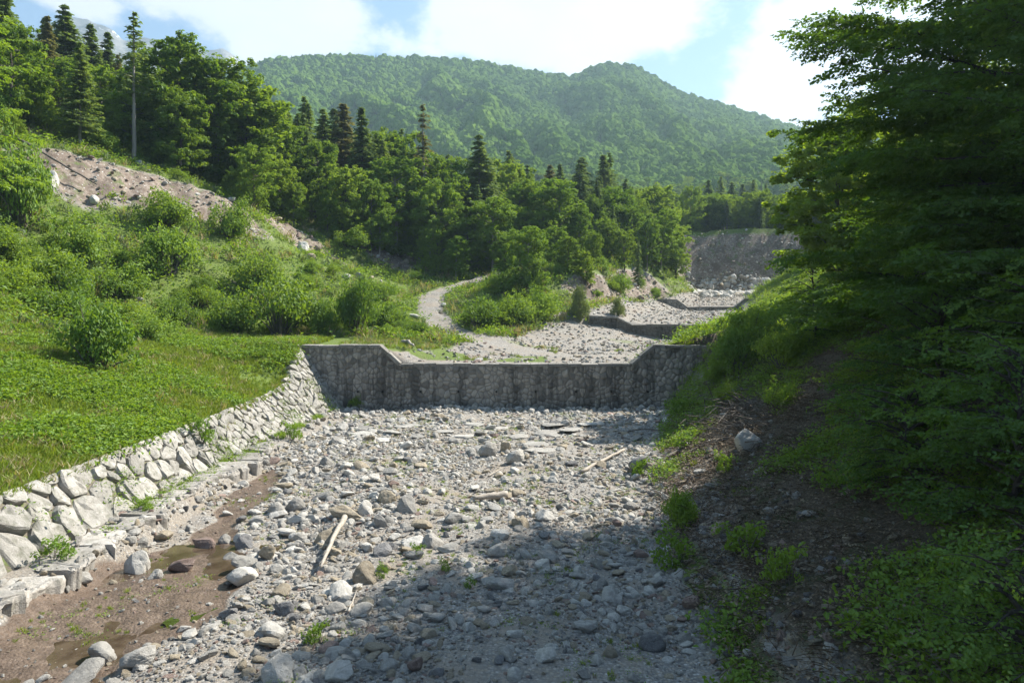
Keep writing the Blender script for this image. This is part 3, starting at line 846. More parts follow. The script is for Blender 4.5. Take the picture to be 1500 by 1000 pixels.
def pillow(poly, to3, gap, thick, seed, rings=((1.0, -.06), (1.0, .55), (.86, .9), (.5, 1.0))):
    """rounded block over a cell; to3(u,v,h) -> xyz"""
    r = np.random.default_rng(seed)
    P = np.array(poly)
    # subdivide long edges
    Q = []
    for i in range(len(P)):
        a, b = P[i], P[(i + 1) % len(P)]
        Q.append(a)
        if np.linalg.norm(b - a) > .22 * math.sqrt(area(poly)) * 2: Q.append((a + b) / 2)
    Q = np.array(Q)
    keep = [i for i in range(len(Q)) if np.linalg.norm(Q[i] - Q[i - 1]) > 1e-3]
    Q = Q[keep]; c = Q.mean(0); size = math.sqrt(area(poly))
    # round the corners and shrink by the joint
    Q = Q * .68 + (np.roll(Q, 1, 0) + np.roll(Q, -1, 0)) * .16 if len(Q) > 5 else Q
    k = max(.5, 1 - gap / size)
    vs = []; n = len(Q)
    tx, ty = r.normal() * .4, r.normal() * .4
    for sc, hh in rings:
        jit = r.normal(size=(n, 2)) * size * .018
        q = c + (Q - c) * k * sc + jit
        rel = (q - c) / size
        h = thick * (hh + (rel[:, 0] * tx + rel[:, 1] * ty) * (hh > .3) + r.normal(size=n) * .11 * (hh > .3))
        vs += [to3(u, v, z) for (u, v), z in zip(q, h)]
    vs.append(to3(c[0], c[1], thick * (rings[-1][1] + .04)))
    fs = []
    for g in range(len(rings) - 1):
        for i in range(n):
            j = (i + 1) % n
            fs.append((g * n + i, g * n + j, (g + 1) * n + j, (g + 1) * n + i))
    top = len(vs) - 1; g = (len(rings) - 1) * n
    for i in range(n): fs.append((g + i, g + (i + 1) % n, top))
    return vs, fs
def box_vs(x0, x1, y0, y1, z0, z1, j=0, r=None):
    v = [(x, y, z) for x in (x0, x1) for y in (y0, y1) for z in (z0, z1)]
    if j: v = [tuple(c + r.normal() * j for c in p) for p in v]
    f = [(0, 1, 3, 2), (4, 6, 7, 5), (0, 4, 5, 1), (2, 3, 7, 6), (0, 2, 6, 4), (1, 5, 7, 3)]
    return v, f

def bevel_obj(o, w=.02):
    m = o.modifiers.new('edge', 'BEVEL'); m.width = w; m.segments = 2; m.limit_method = 'ANGLE'

# ------------------------------------------------------------------ check dams
def dam(name, label, Y, prof, zb, thick, stones, mat_core, cell=.5, seed=5):
    """prof: top line (x,z) left to right; zb: depth of the foot"""
    root = link(name, None, loc=(0, 0, 0)); tag(root, label, 'dam')
    n = len(prof)
    v = []; f = []
    yb = Y + thick
    for x, z in prof: v += [(x, Y, z - .16), (x, yb, z - .16), (x, Y - .0, zb), (x, yb, zb)]
    for i in range(n - 1):
        a, b = i * 4, i * 4 + 4
        f += [(a, b, b + 1, a + 1), (a + 2, b + 2, b, a), (a + 1, b + 1, b + 3, a + 3), (a + 3, b + 3, b + 2, a + 2)]
    f += [(0, 1, 3, 2), ((n - 1) * 4, (n - 1) * 4 + 2, (n - 1) * 4 + 3, (n - 1) * 4 + 1)]
    link('core', mesh_np('core', v, f, [mat_core]), root)
    # coping slabs laid along the top line
    r = np.random.default_rng(seed)
    for i in range(n - 1):
        a = np.array(prof[i], float); b = np.array(prof[i + 1], float); L = np.linalg.norm(b - a); d = (b - a) / L
        m = max(1, round(L / (1.15 if stones else 1.6))); cuts = np.concatenate([[0], np.cumsum(r.uniform(.7, 1.3, m))]); cuts = cuts / cuts[-1] * L
        nrm = np.array([-d[1], d[0]])
        for k in range(m):
            s0, s1 = cuts[k] + .012, cuts[k + 1] - .012
            h0, h1 = -.23, r.uniform(-.03, .05)
            ya, yb2 = Y - r.uniform(.04, .16), yb + .05
            vv = []
            for s_ in (s0, s1):
                for yy in (ya, yb2):
                    for h in (h0, h1):
                        p = a + d * s_ + nrm * (h + r.normal() * .012)
                        vv.append((p[0], yy + r.normal() * .015, p[1]))
            _, ff = box_vs(0, 1, 0, 1, 0, 1)
            o = link('coping_slab', mesh_np('coping_slab', vv, ff, [M['coping']]), root)
            bevel_obj(o, .03)
    xs = np.array([p[0] for p in prof]); zs = np.array([p[1] for p in prof])
    def top(x): return float(np.interp(x, xs, zs)) - .2
    x0, x1 = xs[0], xs[-1]; zmx = zs.max()
    def gen(rr):
        while True:
            x = rr.uniform(x0, x1); z = rr.uniform(zb, zmx)
            if z < top(x) - .08: return (x, z, 1.0)
    nst = int(((x1 - x0) * (zs.mean() - zb - .1)) / cell ** 2)
    rr = random.Random(seed)
    pts = relax_points(gen, nst, rr, 7)
    def clips(p):
        out_ = [((x0, 0), (-1, 0)), ((x1, 0), (1, 0)), ((0, zb), (0, -1))]
        i = int(np.clip(np.searchsorted(xs, p[0]) - 1, 0, n - 2))
        segs = {i}
        for j in (i - 1, i + 1):
            if 0 <= j < n - 1:
                sj = (zs[j + 1] - zs[j]) / (xs[j + 1] - xs[j]); si = (zs[i + 1] - zs[i]) / (xs[i + 1] - xs[i])
                convex = (j > i and sj < si) or (j < i and sj > si)
                if convex: segs.add(j)
        for j in segs:
            d = np.array([xs[j + 1] - xs[j], zs[j + 1] - zs[j]])
            out_.append(((xs[j], zs[j] - .19), (-d[1], d[0])))
        return out_
    cs = cells(pts, clips)
    cs = [(area(pl), pl) for _, pl in cs]
    vis = [c for c in cs if sum(p[1] for p in c[1]) / len(c[1]) > (.0 if Y < 60 else zb + .1)]
    vis.sort(key=lambda c: -c[0])
    to3 = lambda u, v_, h: (u, Y - h, v_)
    if stones:
        for k, (A_, pl) in enumerate(vis[:290]):
            vs, fs = pillow(pl, to3, .035, rnd.uniform(.02, .07), k, ((1.0, -.3), (1.0, .5), (.9, .95)))
            o = link('stone', mesh_np('stone', vs, fs, [M['dam']], True), root)
        rest = vis[290:]
    else: rest = vis
    Av, Af = [], []
    for k, (A_, pl) in enumerate(rest):
        vs, fs = pillow(pl, to3, .03, rnd.uniform(.03, .08), 900 + k, ((1.0, -.3), (1.0, .4), (.84, .95)))
        b = len(Av); Av += vs; Af += [tuple(q + b for q in f_) for f_ in fs]
    if rest:
        tag(link('small_stones', mesh_np('small_stones', Av, Af, [M['dam']], True), root), kind='stuff')
    return root
D1 = [(-16.2, 5.0), (-10.1, 5.0), (-8.55, 3.58), (9.1, 3.58), (10.9, 5.0), (16.2, 5.0)]
d1 = dam('stone_check_dam', 'long dark stained stone check dam with a lowered middle crest across the dry bed', 55.0, D1, -.7, 1.05, True, M['mortar'], .44)
# drain holes: short pipes in the masonry, the darkness inside painted near black
for x in (-11.8, -9.9, -7.0, -4.1, -1.2, 1.8, 4.9, 7.6, 10.4):
    vs, fs = tube([(x, 54.99, 1.45), (x, 54.86, 1.45)], [.10, .10], 8)
    vi, fi = tube([(x, 54.86, 1.45), (x, 54.9, 1.45)], [.07, .07], 8)
    capf = [tuple(range(8, 16))]
    v_ = np.concatenate([vs, vi]); f_ = [tuple(q) for q in fs] + [tuple(q + 16 for q in g) for g in fi] + [tuple(range(24, 32))]
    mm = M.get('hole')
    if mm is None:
        t = NT('hole_shade'); t.princ((.012, .011, .010), .6); mm = M['hole'] = t.m
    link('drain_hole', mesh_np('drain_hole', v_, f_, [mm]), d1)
D2 = [(9.0, 6.95), (12.4, 6.8), (14.2, 5.88), (28.4, 5.88), (30.2, 6.9), (34.5, 6.9)]
dam('stone_check_dam', 'second stone check dam upstream, beyond the gravel terrace behind the long dam', 84.8, D2, 3.4, .75, False, M['mortar'], .42, 15)
D3 = [(22.9, 9.25), (26.3, 9.2), (28.0, 8.0), (35.6, 8.0), (37.3, 9.3), (43, 9.7)]
dam('stone_check_dam', 'small farthest stone check dam with a dipped crest below the grey cliff', 114.8, D3, 6.0, .7, False, M['mortar'], .55, 25)

# ------------------------------------------------------------------ sloping stone revetment
def revet_pt(Y, t):
    """point on the slope: t 0 at the toe .. 1 at the top"""
    bx, bz = sections(np.array([Y])); bx, bz = bx[0], bz[0]
    a = np.array([bx[7], Y, bz[7]]); b = np.array([bx[6], Y, bz[6]])
    return a + (b - a) * t
def revet_cell(p): return float(np.interp(p, [10, 24, 34, 45, 55], [.92, .80, .66, .56, .5]))
rv = link('stone_revetment', None)
tag(rv, 'sloping revetment of big pale grey quarry stones along the foot of the grassy bank', 'revetment')
YR = np.arange(9, 55.3, .25)
tab = []
for y in YR:
    a = revet_pt(y, 0); b = revet_pt(y, 1); tab.append((a, b - a, np.linalg.norm(b - a)))
def slope_len(Y): return float(np.interp(Y, YR, [t[2] for t in tab]))
nrm_y = []
def revet3(u, v, h):
    y = min(max(u, 9), 55.2)
    a = revet_pt(y, 0); b = revet_pt(y, 1); L = np.linalg.norm(b - a); d = (b - a) / L
    n = np.cross(d, np.array([0, 1., 0])); n = n / np.linalg.norm(n)
    if n[2] < 0: n = -n
    p = a + d * v + n * h; p[1] += u - y
    return tuple(p)
def rgen(rr):
    while True:
        y = rr.uniform(10, 55.1)
        if rr.random() > (1.05 / revet_cell(y)) ** 2 / 3: continue
        return (y, rr.uniform(-.1, slope_len(y) + .25), revet_cell(y) ** 2 * rr.choice((.45, .8, 1.2, 2.0)))
tot = sum(slope_len(y) * .5 / revet_cell(y) ** 2 for y in np.arange(10, 55, .5)) * 1.15
rp = relax_points(rgen, int(tot), random.Random(3), 8)
rcells = cells(rp, lambda p: [((9.6, 0), (-1, 0)), ((55.0, 0), (1, 0)), ((0, -.25), (0, -1)), ((p[0], slope_len(p[0]) + .22), (0, 1))])
# mortar bed under the stones
bv = []; 
for y in YR:
    L = slope_len(y); bv += [revet3(y, -.4, -.25), revet3(y, -.3, .075), revet3(y, L + .1, .075), revet3(y, L + .3, -.35)]
bi = np.arange(len(bv)).reshape(-1, 4)
link('bedding', mesh_np('bedding', bv, gridq(bi)[:, ::-1], [M['joint']], True), rv)
for k, (i, pl) in enumerate(rcells):
    A_ = area(pl)
    if A_ < .05: continue
    vs, fs = pillow(pl, revet3, .02, rnd.uniform(.14, .30) * min(1.1, math.sqrt(A_) + .15), 400 + k, ((1.0, -.8), (1.0, .3), (.955, .78), (.87, .98), (.45, 1.06)))
    link('stone', mesh_np('stone', vs, fs, [M['revet']], False), rv)

# flat footing of rough slabs in front of it
ft = link('stone_footing', None)
tag(ft, 'low pale footing ledge of rough flat slabs between the revetment and the muddy channel', 'ledge')
y = 11.0; k = 0; r = np.random.default_rng(77)
def edge_x(yy): return -12.55 - .35 * sstep(33, 38, yy) + float(fbm(np.array([yy]), np.array([0.]), 1.3, 4, 88)[0]) * .55
while y < 38.5:
    L = r.uniform(.6, 2.0); n = 14; base_ = .52 + r.normal() * .03; sk = r.uniform(-.3, .3); wj = r.normal() * .10
    if y > 27 and r.random() < .08:
        y += L * .5; continue
    ring = [(wj + float(edge_x(y + L * j / (n - 1))) - .10 * (abs(j / (n - 1) - .5) * 2) ** 6, y + .02 + (L - .04) * j / (n - 1) + sk * 0) for j in range(n)]
    back = [(-13.9 + r.normal() * .1, y + .02 + sk + (L - .04) * j / 5) for j in range(5, -1, -1)]
    out_ = np.array(ring + back); m = len(out_); c = out_.mean(0)
    ra = r.normal() * .06; rc, rs = math.cos(ra), math.sin(ra)
    out_ = (out_ - c) @ np.array([[rc, rs], [-rs, rc]]) * .97 + c; out_[:n, 0] += fbm(out_[:n, 1] * 3.1, out_[:n, 1] * 0 + k, 1., 3, 92) * .22
    vs = []; tx, tl = r.normal() * .05, r.normal() * .06
    und = fbm(out_[:, 1] * 2.1, out_[:, 0] * 2, 1., 2, 90)
    for sc, h in ((.95, -.75), (.97, -.40), (1.0 , -.16), (1.0, -.05), (.96, .0), (.80, .02), (.45, .03)):
        for q, (a, b) in enumerate(out_):
            X_, Y_ = c[0] + (a - c[0]) * sc, c[1] + (b - c[1]) * (sc if sc < .94 else 1)
            if h < -.1: X_ += und[q] * .16 * (a > -13)
            vs.append((X_, Y_, base_ + h * (.8 + .3 * und[q]) + tl * (Y_ - c[1]) + tx * (X_ - c[0]) + r.normal() * .02 + und[q] * .07))
    fs = []
    for g in range(6):
        for i in range(m): fs.append((g * m + i, g * m + (i + 1) % m, (g + 1) * m + (i + 1) % m, (g + 1) * m + i))
    fs.append(tuple(range(6 * m, 7 * m)))
    link('slab', mesh_np('slab', vs, fs, [M['footing']], False), ft)
    y += L; k += 1

# ------------------------------------------------------------------ river stones
GR_ST = 'rounded stones lying in the dry stream bed'
placed = []
def free(x, y, rad):
    for (a, b, c) in placed:
        if (a - x) ** 2 + (b - y) ** 2 < ((c + rad) * .78) ** 2: return False
    return True
def put_stone(p, w, h, colour, label, name='boulder', cat='boulder', group=None, seed=None, yaw=None, depth=None, tilt=.12):
    i = seed if seed is not None else rnd.randrange(12)
    px = w * F / max(p[1], 5)
    me = rock_mesh(i, colour, 4 if px > 34 else 3 if px > 12 else 2)
    zext = max(.35, float(np.ptp([v.co.z for v in me.vertices]))) if False else 1.15
    o = link(name, me, None, (p[0], p[1], p[2] + h * .22),
             (rnd.uniform(-tilt, tilt), rnd.uniform(-tilt, tilt), yaw if yaw is not None else rnd.uniform(0, 6.28)),
             (w / 2, (depth or w * rnd.uniform(.75, 1.0)) / 2, h / 2 * 1.35))
    tag(o, label, cat, group)
    placed.append((p[0], p[1], w * .5))
    return o
BIG = [  # column, row, width px, height px, colour, label
 (757, 672, 32, 24, 0, 'large pale boulder standing highest in the far middle of the bed'),
 (717, 662, 32, 24, 0, 'pale boulder with a mossy foot beside the largest far boulder'),
 (739, 655, 18, 24, 2, 'upright tan boulder just behind the mossy pale boulder'),
 (940, 683, 38, 28, 3, 'dark grey round boulder beside the end of the white pole'),
 (1094, 652, 52, 42, 0, 'long grey boulder lying tilted on the right earth bank'),
 (1024, 692, 24, 17, 0, 'pale round stone low on the earth bank below the long boulder'),
 (1040, 712, 28, 16, 1, 'flat grey stone half sunk in the slope above the grass tuft'),
 (1183, 753, 28, 16, 1, 'grey stone lying alone on the shaded earth bank'),
 (1010, 884, 30, 24, 4, 'pinkish grey stone at the shaded foot of the bank'),
 (1050, 932, 28, 24, 1, 'angular grey stone in the shade beside small pebbles'),
 (800, 757, 31, 20, 0, 'white angular boulder alone in the fine gravel'),
 (731, 808, 34, 21, 0, 'pale flat-topped boulder at the edge of the tree shadow'),
 (796, 827, 28, 18, 0, 'pale wedge-shaped stone just inside the shadow line'),
 (903, 767, 18, 12, 4, 'small rusty red stone on the sunny gravel'),
 (937, 812, 26, 14, 4, 'orange red stone lying at the shaded foot of the bank'),
 (534, 845, 34, 22, 2, 'tan boulder with weeds around it near the leaning log'),
 (355, 846, 46, 30, 0, 'smooth pale oval boulder beside the green pool'),
 (201, 831, 34, 24, 0, 'pale round boulder alone on the brown mud'),
 (152, 960, 44, 30, 0, 'white rounded boulder at the lower end of the mud'),
 (207, 966, 56, 30, 0, 'wide flat white boulder next to the rounded white one'),
 (500, 985, 46, 32, 0, 'big white angular boulder in the near bed among weeds'),
 (408, 986, 46, 26, 0, 'pale lumpy boulder in the near bed left of the white angular one'),
 (419, 780, 30, 22, 0, 'pale oval cobble on the pebbles above the leaning log'),
 (394, 812, 26, 24, 2, 'tan pink cobble beside the gravel near the pool'),
 (556, 765, 26, 20, 1, 'grey boulder on the far end of the brown flat slab'),
 (505, 752, 62, 20, 2, 'long brown flat slab of rock under grey cobbles'),
 (535, 748, 22, 16, 0, 'pale cobble resting on the long brown slab'),
 (596, 744, 28, 20, 1, 'grey speckled boulder behind the leaning log'),
 (427, 800, 22, 14, 1, 'flat grey cobble below the pale oval cobble'),
 (610, 975, 26, 28, 4, 'dark purplish angular stone at the shadow edge'),
 (856, 918, 38, 22, 1, 'grey stone lying in the full tree shadow'),
 (956, 940, 44, 26, 3, 'dark smooth stone in deep shadow near the bank'),
 (1168, 900, 26, 12, 3, 'black angular block lying on the shaded bank'),
 (413, 892, 36, 26, 3, 'grey standing stone with a pointed top left of the log'),
 (640, 905, 26, 16, 1, 'round grey cobble beside the tree shadow'),
 (270, 830, 42, 20, 4, 'broad brownish hump of rock in the mud'),
 (296, 797, 44, 22, 4, 'reddish mud-caked boulder near the top of the pool'),
 (1440 - 385, 780, 24, 15, 2, 'brown stone sunk in the earth bank under the shrubs'),
 (204, 240, 11, 9, 0, 'pale block perched at the top rim of the earth scar'),
 (75, 268, 17, 17, 0, 'large pale boulder at the bushy end of the earth scar'),
 (203, 442, 14, 12, 0, 'small white boulder in the bushes below the scar'),
 (508, 407, 16, 8, 0, 'pale rock outcrop on the green slope above the bushes'),
 (606, 466, 26, 9, 0, 'white flat boulder at the bend of the gravel track'),
 (650, 447, 11, 7, 0, 'white stone on the verge inside the bend of the track'),
 (646, 457, 8, 5, 2, 'small tan block standing on the track at the bend'),
 (340, 296, 12, 10, 0, 'pale boulder at the lower rim end of the earth scar'),
 (275, 250, 8, 8, 1, 'grey rock standing on the skyline rim of the scar'),
 (112, 650, 15, 14, 0, 'lone pale stone in the grass above the revetment'),
 (1060, 612, 14, 14, 0, 'pale stone beside the brush heap on the bank'),
 (1000, 627, 12, 7, 0, 'small white stone in the grass below the dam end'),
 (702, 527, 16, 6, 0, 'broken white blocks on the gravel behind the dam crest'),
]
for (px, py, w, h, c, lab) in BIG:
    p = hit(px, py + h * .25)
    k = p[1] / F
    put_stone(p, w * k * 1.05, h * k * 1.35, c, lab, yaw=rnd.uniform(-.4, .4))
# mid-size stones of the bed, biggest first, each its own object
def bed_x(Y):
    bx, _ = sections(np.array([Y])); return bx[0][9], bx[0][11]
def zone_words(x, y):
    l, r_ = bed_x(y)
    f = (x - l) / (r_ - l)
    a = 'close under the stone dam' if y > 50 else 'in the far part of the bed' if y > 40 else 'in the middle reach of the bed' if y > 29 else 'in the near reach of the bed' if y > 21 else 'at the near end of the bed'
    b = 'beside the stone revetment' if f < .22 else 'toward the earth bank' if f > .78 else 'along the left side' if f < .42 else 'along the right side' if f > .6 else 'along the centre line'
    return a + ', ' + b
cand = []
tries = 0
while len(cand) < 1700 and tries < 40000:
    tries += 1
    y = 12.5 + 42 * rnd.random() ** .8
    l, r_ = bed_x(y); x = rnd.uniform(l + .1, r_ + .3)
    if abs(x) > y * .75 : continue
    if x > 0 and x > y * .43: continue
    size = .24 + .62 * rnd.random() ** 3.6
    dens = 1.0
    fx = (x - l) / (r_ - l)
    if .55 < fx < .85 and 24 < y < 44: dens = .35            # finer gravel there
    if y < 20 and fx > .55: dens = .45; size *= .7
    dens *= .35 + 1.3 * float(vnoise(x * .35, y * .35, 61))
    if float(mud_w(np.array([x]), np.array([y]))[0]) > .25: dens = .06
    if rnd.random() > dens: continue
    if not free(x, y, size * .5): continue
    placed.append((x, y, size * .5)); cand.append((size, x, y))
cand.sort(key=lambda c: -c[0] / c[2] ** .6)
SHAPEW = ['rounded', 'blocky', 'oval', 'angular', 'flat', 'smooth']
def stone_colour(x, y):
    q = rnd.random()
    return 0 if q < .42 else 1 if q < .68 else 2 if q < .92 else 3 if q < .97 else 4
small = []
for k, (size, x, y) in enumerate(cand):
    c = stone_colour(x, y)
    if k < 245:
        sh = rnd.randrange(12)
        sw = 'large' if size > .62 else 'middling' if size > .45 else 'small'
        lab = f'{sw} {SHAPEW[sh % 6]} {ROCKW[c]} stone {zone_words(x, y)}'
        lab = ' '.join(lab.split()[:16])
        z = Hs(x, y)
        ii = sh
        pxs = size * F / y
        me = rock_mesh(ii, c, 3 if pxs > 14 else 2)
        o = link('river_stone', me, None, (x, y, z + size * .12), (rnd.uniform(-.3, .3), rnd.uniform(-.3, .3), rnd.uniform(0, 6.28)),
                 (size / 2, size / 2 * rnd.uniform(.8, 1.1), size / 2 * rnd.uniform(.8, 1.1)))
        tag(o, lab, 'stone', GR_ST)
    else: small.append((size, x, y))
# pale flat slabs of the apron in front of the dam
APR = [(540, 628), (575, 634), (612, 640), (560, 645), (525, 636), (600, 625), (650, 632), (690, 622), (760, 640), (800, 636), (775, 652), (840, 630), (815, 622), (735, 628), (680, 640), (790, 660), (870, 622)]
for (px, py) in APR:
    p = hit(px, py); w = rnd.uniform(1.3, 2.3)
    me = rock_mesh(rnd.randrange(12), 1 if rnd.random() < .6 else 0, 3)
    o = link('apron_slab', me, None, (p[0], p[1], p[2] + .04), (rnd.uniform(-.04, .04), rnd.uniform(-.04, .04), rnd.uniform(-.3, .3)), (w / 2, w * .5, .2))
    tag(o, 'flat whitish worn rock slab showing through the cobbles just below the dam', 'slab', 'flat white rock slabs of the apron below the dam')
# cobbles and gravel
def cobbles(name, n, y0, y1, smin, smax, pw, sub, label, xs=None, power=.8, src=None, densf=None, embed=.1):
    y = y0 + (y1 - y0) * RG.random(n) ** power
    bx, _ = sections(y); l = bx[:, 9] - .3; r_ = bx[:, 11] + .6
    x = l + (r_ - l) * RG.random(n)
    keep = (np.abs(x) < y * .78); s_big = smax > .2
    d = .06 + 1.9 * vnoise(x * .33, y * .33, 63) ** 1.7; fx_ = (x - l) / (r_ - l); d = d * np.where((fx_ > .55) & (fx_ < .85) & (y > 22) & (y < 46) & (s_big), .45, 1.); keep &= RG.random(n) < d
    keep &= (mud_w(x, y) < .3) | (RG.random(n) < .12)
    keep &= ~((y > 45.5) & (y < 53.2) & (x < 5.5) & (fbm(x, y, 3.0, 2, 201) > -.12) & (RG.random(n) < .72))
    x, y = x[keep], y[keep]; s = smin + (smax - smin) * RG.random(len(x)) ** pw
    z, _, _ = terrain(x, y)
    pts = np.stack([x, y, z + s * embed], 1)
    rot = np.stack([RG.normal(size=len(x)) * .35, RG.normal(size=len(x)) * .35, RG.uniform(0, 6.28, len(x))], 1)
    sc = np.stack([s / 2, s / 2 * RG.uniform(.75, 1.1, len(x)), s / 2 * RG.uniform(.7, 1.1, len(x))], 1)
    return pts, rot, sc
srcC = [rock_mesh(i, c, 3) for i, c in ((0, 0), (1, 0), (2, 1), (3, 1), (4, 0), (5, 2), (6, 2), (7, 3), (8, 1), (9, 4), (10, 0), (11, 2), (2, 0), (3, 2), (6, 0), (8, 0), (1, 1))]
p, q, s_ = cobbles('cobbles', 30000, 12.5, 54.8, .10, .44, 2.9, 2, '')
sm = np.array([(x, y, Hs(x, y) + s * .08) for s, x, y in small]); sz = np.array([s for s, _, _ in small])
p = np.concatenate([p, sm]); q = np.concatenate([q, np.stack([RG.normal(size=len(sm)) * .3, RG.normal(size=len(sm)) * .3, RG.uniform(0, 6.28, len(sm))], 1)])
s_ = np.concatenate([s_, np.stack([sz / 2, sz / 2 * .9, sz / 2 * .9], 1)])
p[:, 2] -= s_[:, 0] * .12
scatter('cobbles', p, q, s_, srcC, 'countless cobbles of grey, white and tan stone filling the stream bed')
p, q, s_ = cobbles('pebbles', 60000, 12.5, 45, .03, .13, 1.8, 2, '', power=1.25)
srcG = [rock_mesh(i, c, 1) for i, c in ((0, 0), (1, 1), (2, 2), (3, 1), (4, 0), (5, 3), (6, 2), (7, 0), (8, 4), (9, 1))]
scatter('pebble_gravel', p, q, s_, srcG, 'fine pebble gravel between the stones of the stream bed')
n = 520; y = RG.uniform(13, 54, n); x = RG.uniform(-14.1, -12.3, n); z = terrain(x, y)[0]; s = .08 + .38 * RG.random(n) ** 2.5
scatter('footing_rubble', np.stack([x, y, z + .02 + s * .15], 1), RG.normal(size=(n, 3)), np.stack([s / 2, s / 2, s * .4], 1), srcC, 'small rubble fallen on the footing below the revetment')
# dam toe riprap
n = 260; x = RG.uniform(-12.4, 12, n); y = 54.6 - RG.random(n) ** 1.6 * 1.6
z = terrain(x, y)[0]; s = RG.uniform(.18, .55, n)
scatter('toe_rubble', np.stack([x, y, z + s * .15], 1), RG.normal(size=(n, 3)), np.stack([s / 2] * 3, 1), srcC, 'heap of mixed stones washed up along the foot of the dam')
# terrace gravel stones and scar stones
def zone_pts(n, x0, x1, y0, y1, cond):
    x = RG.uniform(x0, x1, n); y = RG.uniform(y0, y1, n)
    z, s, pw = terrain(x, y); k = cond(x, y, s, pw)
    return x[k], y[k], z[k], s[k]
def stone_scatter(name, xyz, smin, smax, label, power=2.5, src=None):
    x, y, z, _ = xyz; s = smin + (smax - smin) * RG.random(len(x)) ** power
    rot = np.stack([RG.normal(size=len(x)) * .4, RG.normal(size=len(x)) * .4, RG.uniform(0, 6.28, len(x))], 1)
    scatter(name, np.stack([x, y, z + s * .1], 1), rot, np.stack([s / 2, s / 2 * .9, s / 2 * .85], 1), src or srcG, label)
stone_scatter('terrace_gravel', zone_pts(26000, -12, 45, 56.2, 150, lambda x, y, s, pw: ((y < 66) & (s > 8.2) | (y >= 66) & (s > 7.7)) & (s < 11.5) & (pw < .4) & (np.abs(y - 85.2) > 1) & (np.abs(y - 115.2) > 1)), .07, .5, 'grey gravel and cobbles strewn over the terraces', 3)
stone_scatter('scar_stones', zone_pts(60000, -55, 75, 70, 172, lambda x, y, s, pw: (scar_w(x, y, s) > .5) & (RG.random(len(x)) < .8)), .10, .95, 'loose stones sticking out of the bare scars', 4, [rock_mesh(i, c, 2) for i, c in ((0, 0), (1, 2), (2, 2), (3, 1), (4, 0), (5, 4))])
stone_scatter('bank_stones', zone_pts(14000, 3, 17, 12, 52, lambda x, y, s, pw: (s > 10.95) & (s < 12.2) & (RG.random(len(x)) < 1.2 - (s - 11))), .06, .4, 'stones and crumbs on the bare earth bank', 3, [rock_mesh(i, c, 1) for i, c in ((0, 3), (1, 1), (2, 4), (3, 2), (4, 1))])

# ------------------------------------------------------------------ driftwood
def log(name, label, cat, pts, r0, r1, mat='driftwood', stubs=0):
    P = np.array(pts, float); n = 12
    s_ = np.linspace(0, 1, n); src_s = np.linspace(0, 1, len(P))
    Q_ = np.stack([np.interp(s_, src_s, P[:, i]) for i in range(3)], 1)
    r = np.random.default_rng(int(abs(P[0, 0] * 100)) + 5)
    Q_[1:-1] += r.normal(size=(n - 2, 3)) * r0 * .16
    rad = np.linspace(r0, r1, n) * (1 + r.normal(size=n) * .06)
    v, f = tube(Q_, rad, 10)
    f = [tuple(x) for x in f] + [tuple(range(9, -1, -1)), tuple(range((n - 1) * 10, n * 10))]
    o = link(name, mesh_np(name, v, f, [M[mat]], True)); tag(o, label, cat)
    return o
a = hit(505, 772); b = hit(470, 846)
log('leaning_log', 'long bare pale log resting on stones in the near bed', 'log', [a + Vector((0, 0, .35)), (a + b) / 2 + Vector((-.02, 0, .42)), b + Vector((0, 0, .32))], .105, .045)
a = hit(692, 734); b = hit(742, 731)
log('short_log', 'short thick weathered log lying across the middle of the bed', 'log', [a + Vector((0, 0, .12)), (a + b) / 2 + Vector((0, 0, .17)), b + Vector((0, 0, .18))], .09, .17)
a = hit(851, 694); b = hit(914, 664)
log('pale_pole', 'long straight whitish pole lying on the gravel near the dark boulder', 'pole', [a + Vector((0, 0, .10)), b + Vector((0, 0, .2))], .085, .065)
a = hit(510, 900); b = hit(523, 870)
log('stick', 'thin pale stick on the gravel below the leaning log', 'stick', [a + Vector((0, 0, .08)), b + Vector((0, 0, .1))], .03, .018)
a = hit(905, 637); b = hit(980, 634)
log('stick', 'long thin brown branch on the gravel before the dam end', 'stick', [a + Vector((0, 0, .12)), (a + b) / 2 + Vector((0, 0, .3)), b + Vector((0, 0, .15))], .05, .03, 'bark')
a = hit(1000, 662); b = hit(955, 690)
log('root_log', 'dark half-buried root on the edge of the earth bank', 'root', [a + Vector((0, 0, .1)), (a + b) / 2 + Vector((0, 0, .25)), b + Vector((0, 0, .05))], .12, .05, 'bark')
a = hit(333, 278); 
log('broken_stump', 'grey broken tree stump standing at the end of the scar rim', 'stump', [a + Vector((0, 0, -.3)), a + Vector((.1, 0, 1.6)), a + Vector((.35, 0, 3.6))], .22, .1, 'pale_bark')
a = hit(30, 218, 40); b = hit(150, 285, 40)
log('fallen_trunk', 'thin dark fallen trunk leaning down across the earth scar', 'trunk', [a + Vector((0, -1, 1.0)), b + Vector((0, -1, .8))], .14, .07, 'bark')
a = hit(655, 345, 60); b = hit(688, 362, 60)
log('fallen_trunk', 'fallen brown trunk at the wood edge above the small dark scar', 'trunk', [a + Vector((0, -.5, .6)), b + Vector((0, -.5, .5))], .2, .14, 'bark')
a = hit(589, 503); b = hit(606, 509)
log('dead_root', 'grey gnarled root lying on the grass behind the dam wing', 'root', [a + Vector((0, 0, .15)), (a + b) / 2 + Vector((0, 0, .4)), b + Vector((0, 0, .1))], .16, .1)
a = hit(190, 443, 30); b = hit(196, 427, 30)
log('stick', 'pale dead stick poking out of the bushes by the white boulder', 'stick', [a, b + Vector((0, 0, .3))], .08, .05)
